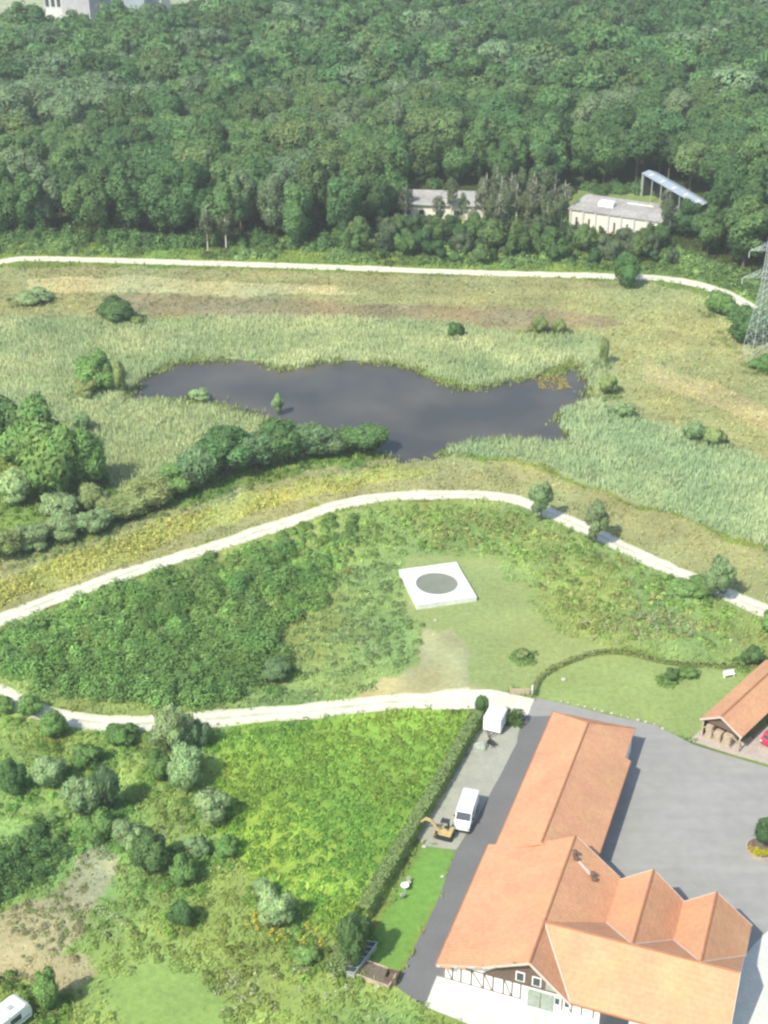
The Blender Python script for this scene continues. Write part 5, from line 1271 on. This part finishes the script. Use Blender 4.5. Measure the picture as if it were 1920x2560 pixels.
    for px, py, w, h, pal, sh, lab in ((430, 1905, 130, 150, 'willow', 'feather', 'tall pale willow beside the lower gravel path'), (495, 1880, 70, 90, 'blue', 'round', 'dark bush tucked behind the tall pale willow'),
        (465, 1985, 125, 130, 'willow', 'feather', 'second pale willow just below the tall one'), (395, 1965, 80, 90, 'green', 'round', 'green bush at the left foot of the second pale willow'),
        (528, 2075, 112, 105, 'willow', 'round', 'round pale bush alone at the edge of the bright field'), (585, 2030, 1, 1, '', '', ''),
        (140, 1860, 90, 85, 'green', 'round', 'green bush just below the lower path near the left edge'), (10, 1790, 70, 60, 'green', 'round', 'bush at the left edge under the lower path'), (70, 1800, 80, 60, 'bright', 'low', 'bright low bush beside the lower path at the left'),
        (30, 2000, 85, 110, 'dark', 'round', 'dark bush cut by the left edge on the rough ground'), (120, 1985, 110, 95, 'grey', 'round', 'grey-green bush right of the dark left-edge bush'),
        (215, 1935, 105, 75, 'green', 'low', 'broad dark low bush above the greyish pair'), (300, 1870, 110, 60, 'green', 'low', 'low green bush left of the tall pale willow'),
        (205, 2060, 120, 125, 'grey', 'feather', 'tall greyish willow bush above the bare dirt'), (265, 2045, 90, 140, 'blue', 'feather', 'blue-grey willow bush right of the tall greyish one'),
        (240, 2110, 120, 80, 'green', 'low', 'green bush at the foot of the greyish pair'),
        (310, 2125, 90, 75, 'grey', 'round', 'grey bush touching the dark round bush above the dirt'), (378, 2200, 122, 125, 'dark', 'round', 'dark round bush at the end of the dirt track'),
        (340, 2130, 80, 60, 'willow', 'low', 'pale bush behind the dark round bush'), (455, 2222, 92, 78, 'green', 'low', 'low green bush right of the dark round bush'),
        (490, 2150, 80, 60, 'grey', 'low', 'low grey bush left of the field weeds'), (565, 2150, 75, 55, 'green', 'low', 'low green clump at the lower edge of the bright field'),
        (690, 2340, 110, 115, 'willow', 'round', 'pale round bush in the lower field corner'), (660, 2255, 70, 60, 'willow', 'feather', 'pale small bush above the pale round one'), 
        (450, 2325, 80, 70, 'dark', 'low', 'low dark bush in the weeds above the bottom lawn'), 
        (765, 2420, 90, 50, 'green', 'low', 'green low bush left of the mown bank'), 
        (120, 2540, 80, 110, 'bright', 'round', 'bright leafy bush beside the white caravan')):
        if sh: shrub(px, py, w*.9, h*.92, pal, sh, lab, 'bush', 'bush', G, stem=h > 100)
    shrub(880, 2440, 78, 150, 'dark', 'tall', 'dark conifer by the raised bed', 'conifer', 'conifer', stem=True)
    shrub(905, 2360, 50, 70, 'dark', 'tall', 'smaller dark conifer behind the cold frame', 'conifer', 'conifer', stem=True)
build_shrubs()
def build_skirts():
    r = np.random.default_rng(61); X = []; Y = []; Q = []
    for x, y, R_, py in SKIRT:
        if 850 < py < 1110 and y > 225 and inside(POND, np.array([x]), np.array([y]))[0]: continue
        n = int(7+R_*4); a = r.uniform(0, 6.28, n); d = R_*r.uniform(.7, 1.5, n)
        X.append(x+np.cos(a)*d); Y.append(y+np.sin(a)*d); Q.append(np.full(n, py))
    x = np.concatenate(X); y = np.concatenate(Y); q = np.concatenate(Q)
    k = off_paths(x, y, .5) & ~in_pond(x, y); x, y, q = x[k], y[k], q[k]
    c, _ = zone_colour(x, y); col = c*np.array([.85, 1.15, .95])*np.exp(r.normal(0, .15, (len(x), 1)))
    tag(link('tall_weeds', leaf_mesh('tall_weeds', *domes(x, y, r.uniform(.4, .9, len(x)), r.uniform(.35, .9, len(x)), col, r, 70, .13))), 'tall weeds growing round the feet of the bushes', kind='stuff')
build_skirts()

# columnar young trees on the near path and one on the far path
def build_path_trees():
    r = np.random.default_rng(77)
    tb = bm_mesh('trunk', trunk_bm(r, 7.5, .16, 1.4, 6), M['bark'])
    for px, py, wpx, hm, pal, lab, seed in ((1350, 1302, 72, 7.4, 'grey', 'feathery young tree beside the near path, first after its top bend', 1), (1488, 1362, 84, 7.6, 'grey', 'feathery young tree on the near path, middle one of the row', 2),
                                      (1795, 1502, 92, 6.9, 'grey', 'dense oval tree on the near path between the mown edge and the dyke', 3), (1925, 1590, 70, 4.2, 'green', 'small tree on the near path cut by the right edge', 4)):
        rr = np.random.default_rng(seed+50); m_ = mpp(py)
        R = wpx*m_/2*.86
        a = crown(rr, R, .5, hm*1.06, 26, 5200, .13, PAL[pal], 2.4, .65 if pal == 'grey' else .35, .30, .2)
        c = at(px, py)
        tree_obj('path_tree', leaf_mesh('crown', *a), tb, (c[0], c[1], 0), (1, 1, 1), rr.uniform(0, 6), lab, 'tree', 'young trees along the near path')
    rr = np.random.default_rng(90); c = at(1560, 716); R = 88*mpp(712)/2
    a = crown(rr, R, .3, 8.2, 22, 4500, .22, (.12, .235, .08), 1.4, .1, .34)
    tree_obj('path_tree', leaf_mesh('crown', *a), tb, (c[0], c[1], 0), (1, 1, 1), 0, 'dense rounded tree standing alone over the far gravel path', 'tree')
build_path_trees()

# ------------------------------------------------------------------ the wood
def build_wood():
    r = np.random.default_rng(5)
    pals = [('dark green', (.110, .208, .082)), ('mid green', (.155, .268, .100)), ('grey-green', (.205, .30, .155)), ('olive green', (.18, .265, .105))]
    near = {}; far = {}; front = {}
    for pi, (pn, b) in enumerate(pals):
        near[pi] = []; far[pi] = []; front[pi] = []
        for k in range(3):
            R = (6.3, 5.7, 7.0)[k]; H = (16, 17.5, 15)[k]
            a = crown(r, R, (5.0, 5.0, 5.0)[k], H, 30, 4200, .33, b, 1.35, .12, .30, .45)
            near[pi].append((leaf_mesh('crown', *a), H))
            a = crown(r, R*.80, .8, H, 30, 4600, .33, b, 1.35, .15, .28, .3)
            front[pi].append((leaf_mesh('crown', *a), H))
        for k in range(3):
            R = (6.6, 6.0, 7.4)[k]; H = (16, 17.5, 15)[k]
            far[pi].append(crown(r, R, 7, H, 22, 1400, .48, b, 1.3, .1, .30, .6))
    trunks = [bm_mesh('trunk', trunk_bm(r, 16, .28, 3.2, 6), M['bark']) for _ in range(2)]
    # places: jittered grid
    P = []
    sp = 8.6
    y = 326.0; row = 0
    while y < 730:
        half = y*.30+22
        for x in np.arange(-half, half, sp):
            P.append((x+(row % 2)*sp/2+r.uniform(-2.3, 2.3), y+r.uniform(-2.0, 2.0)))
        y += sp*.87*(1+.0012*(y-330)); row += 1
    P = np.array(P)
    edge = poly([(-1500, 612), (-200, 612), (0, 596), (120, 590), (240, 606), (420, 612), (560, 618), (760, 622), (900, 604), (960, 575), (1000, 486), (1040, 468), (1200, 468), (1240, 500), (1390, 500), (1410, 480), (1540, 476), (1600, 474), (1640, 480), (1790, 505), (1790, 560), (1690, 580), (1690, 620), (1760, 655), (1830, 690), (1930, 760), (2300, 900), (4500, 900), (4500, -300), (-2500, -300)])
    k = inside(edge, P[:, 0], P[:, 1])
    # keep the sheet-roofed shed and the factory clear
    clear = [poly([(1600, 492), (1650, 468), (1790, 548), (1755, 572)]), poly([(-300, 195), (-300, -80), (800, -80), (700, 50), (600, 85), (480, 108), (420, 128), (240, 146), (110, 160), (0, 178)])]
    for c in clear: k &= ~inside(c, P[:, 0], P[:, 1])
    P = P[k]
    # visible ones first by nearness
    px = 960+FPX*P[:, 0]/(P[:, 1]*math.cos(PITCH)+CAM_H*math.sin(PITCH))
    inv = (px > -40) & (px < 1960)
    d = np.hypot(P[:, 0], P[:, 1])
    order = np.argsort(d+1e4*~inv)
    n_ind = 292
    ind = order[:n_ind]; rest = order[n_ind:]
    look = fbm(P[:, 0], P[:, 1], 30, 3, 8)+r.normal(0, .10, len(P))
    willow = inside(poly([(-40, 420), (0, 330), (120, 300), (280, 320), (300, 400), (150, 440), (0, 470)]), P[:, 0], P[:, 1])
    def pal_of(i):
        if willow[i]: return 2
        v = look[i]; q = r.uniform()
        if v < .44: return 0 if q < .8 else 1
        if v < .56: return 1 if q < .7 else (0 if q < .9 else 3)
        return 3 if q < .3 else (2 if q < .55 else 1)
    d_in = np.array(d)
    for i in ind:
        x, y = P[i]; p = pal_of(i); kk = r.integers(0, 3); me, H = near[p][kk]
        cz = CAM_H; rng_ = y*math.cos(PITCH)+CAM_H*math.sin(PITCH); pyx = 1280+FPX*(CAM_H*math.cos(PITCH)-y*math.sin(PITCH))/rng_
        q = px[i]
        if (pyx > 555 and q < 960) or (pyx > 440 and 960 <= q < 1560) or (pyx > 560 and q >= 1560): me, H = front[p][kk]
        s = r.uniform(.85, 1.32); sz = min(s, 1.1)*r.uniform(.85, 1.12)
        if willow[i]: s *= 1.2; sz *= 1.15
        if 1575 < q < 1830 and 500+(q-1606)*.5 < pyx < 690:        # lower growth in front of the sheet-roofed shed
            hl = max(3.5, (pyx-(452+max(0, q-1600)*.46))/9.2)
            if hl < H*sz: sz = hl/H; s = min(s, max(.4, sz*1.5))
        side = 'left of the two pale birch trunks' if q < 500 else 'between the birch trunks and low shed' if q < 1000 else 'behind the low shed and concrete hall' if q < 1560 else 'around the blue-grey sheet roof'
        depth = "at the wood's front edge" if pyx > 545 and (q < 1000 or q > 1690) else "in the wood's second ranks" if pyx > 475 else 'deeper in the wood'
        lab = f"{pals[p][0]} tree {depth}, {side}"
        grp = f"{pals[p][0]} trees {depth}, {side}"
        if willow[i]: lab, grp = 'large pale grey-green tree in the tall clump at the left of the wood', 'pale tall trees at the left of the wood'
        tree_obj('forest_tree', me, trunks[kk % 2], (x, y, 0), (s, s, sz), r.uniform(0, 6.28), lab, 'tree', grp)
    # everything farther: one mass
    C = []; A = []; B = []; K = []; ND = []
    for i in rest:
        p = pal_of(i); c, a, b, col, nd = far[p][r.integers(0, 3)]
        s = r.uniform(.9, 1.4); t = r.uniform(0, 6.28); ct, st = math.cos(t), math.sin(t)
        Rm = np.array([[ct, -st, 0], [st, ct, 0], [0, 0, 1]])*s
        if not (-200 < px[i] < 2120): sub = slice(0, None, 2)
        else: sub = slice(None)
        C.append(c[sub]@Rm.T+[P[i][0], P[i][1], r.uniform(-1.5, 1.5)]); A.append(a[sub]@Rm.T); B.append(b[sub]@Rm.T); K.append(col[sub]*math.exp(r.normal(0, .17))); ND.append(nd[sub]@(Rm/s).T)
    tag(link('forest', leaf_mesh('forest', np.concatenate(C), np.concatenate(A), np.concatenate(B), np.concatenate(K), np.concatenate(ND))), 'closed canopy of the far wood reaching to the top of the picture', kind='stuff')
    # birch trunks in the clear front edge, thin trees around the halls
    thin = [crown(r, 2.3, 3.0, 12, 18, 900, .22, b, 1.8, .4, .28) for b in ((.20, .235, .14), (.15, .20, .10))]
    tm = [leaf_mesh('crown', *a) for a in thin]
    def birch_trunk(h):
        bm = bmesh.new(); bar(bm, (0, 0, -.1), (.1, .05, h*.6), .17, 7, .12); bar(bm, (.1, .05, h*.6), (0, .1, h), .12, 6, .04)
        for k in range(6):
            a = k*2.4; z = h*(.55+.06*k); bar(bm, (.05, .05, z), (math.cos(a)*1.1, math.sin(a)*1.1, z+.9), .05, 5, .015)
        return bm_mesh('trunk', bm, M['birch_bark'])
    bt = birch_trunk(11.5)
    for q, yy, s, lab in ((520, 630, 1.0, 'birch with bare pale trunk at the front of the wood, left of a pair'), (566, 628, 1.05, 'birch with bare pale trunk at the front of the wood, right of a pair'), (1097, 578, .9, 'birch with bright bare trunk in front of the low shed')):
        c = at(q, yy); tree_obj('birch', tm[0], bt, (c[0], c[1], 0), (s, s, s), q, lab, 'birch', 'birches with bare pale trunks')
    k = 0
    for q, yy, s in ((1015, 560, .9), (1128, 556, 1.0), (1205, 562, 1.05), (1225, 585, .9), (1250, 560, 1.1), (1268, 590, 1.0), (1290, 566, 1.0), (1312, 585, .95), (1335, 565, 1.1), (1352, 590, .9), (1380, 572, 1.0), (1400, 590, .9), (1215, 540, 1.0), (1240, 535, 1.1), (1275, 538, 1.0), (1300, 532, 1.05), (1330, 536, 1.0), (1360, 540, 1.1), (1385, 536, .95), (1322, 600, 1.0), (1245, 600, 1.0), (1365, 606, .9), (1408, 560, 1.0), (1160, 572, .8), (1180, 590, .7), (1670, 600, .9), (1660, 570, .95)):
        c = at(q, yy); e = tree_obj('thin_tree', tm[k % 2], bt, (c[0], c[1], 0), (s*1.1, s*1.1, s), q, None, None)
        tag(e, 'thin half-bare tree between the low shed and the concrete hall' if 1170 < q < 1420 else 'thin half-bare tree in front of the low shed' if q < 1170 else 'thin half-bare tree at the right end of the concrete hall', 'tree', 'thin trees beside the halls in the wood' if 1170 < q < 1420 else 'thin trees at the outer ends of the halls'); k += 1
    # bushy young trees between halls and path
    ym = [leaf_mesh('crown', *crown(r, 2.4, .1, 5.5, 20, 2400, .22, b, 1.4, .2, .32)) for b in ((.14, .24, .085), (.085, .16, .065), (.17, .27, .10), (.145, .20, .105))]
    T = trunks[0]
    Q = poly([(860, 640), (920, 585), (1000, 562), (1150, 575), (1400, 592), (1560, 578), (1600, 590), (1690, 600), (1720, 655), (1620, 672), (1400, 664), (1150, 660), (950, 652)])
    lo = Q.min(0); hi = Q.max(0); n = 0
    for yv in np.arange(lo[1], hi[1], 3.9):
        for xv in np.arange(lo[0], hi[0], 4.6):
            x = xv+r.uniform(-1.6, 1.6); y_ = yv+r.uniform(-1.4, 1.4)
            if not inside(Q, np.array([x]), np.array([y_]))[0] or r.uniform() < .14: continue
            rng_ = y_*math.cos(PITCH)+CAM_H*math.sin(PITCH); qx = 960+FPX*x/rng_; qy = 1280+FPX*(CAM_H*math.cos(PITCH)-y_*math.sin(PITCH))/rng_
            lim = (qy-(566 if qx > 1400 else 540))/9.0
            h = min(r.uniform(2.6, 9.0), max(2.2, lim)); j = r.integers(0, 4)
            nm = ('bright', 'dark', 'light', 'greyish')[j]
            where = 'below the low shed' if qx < 1210 else 'below the thin trees' if qx < 1400 else 'below the concrete hall' if qx < 1640 else 'beside the lone path tree'
            e = tree_obj('young_tree', ym[j], None, (x, y_, 0), (h/5.5*r.uniform(.8, 1.1),)*2+(h/5.5,), r.uniform(0, 6), f'{nm} green bushy young tree {where}', 'tree', f'{nm} young trees {where}'); n += 1
build_wood()

# ------------------------------------------------------------------ air
def build_haze():
    bm = bmesh.new(); box(bm, (0, 100, 80), (3300, 3500, 163))
    m, nt, out = new_mat('air')
    v = N(nt, 'ShaderNodeVolumePrincipled'); v.inputs['Color'].default_value = (.86, .92, .88, 1); v.inputs['Density'].default_value = .00027; v.inputs['Anisotropy'].default_value = .1
    nt.links.new(v.outputs[0], out.inputs['Volume'])
    tag(bm_obj('haze', bm, m), kind='stuff')
build_haze()
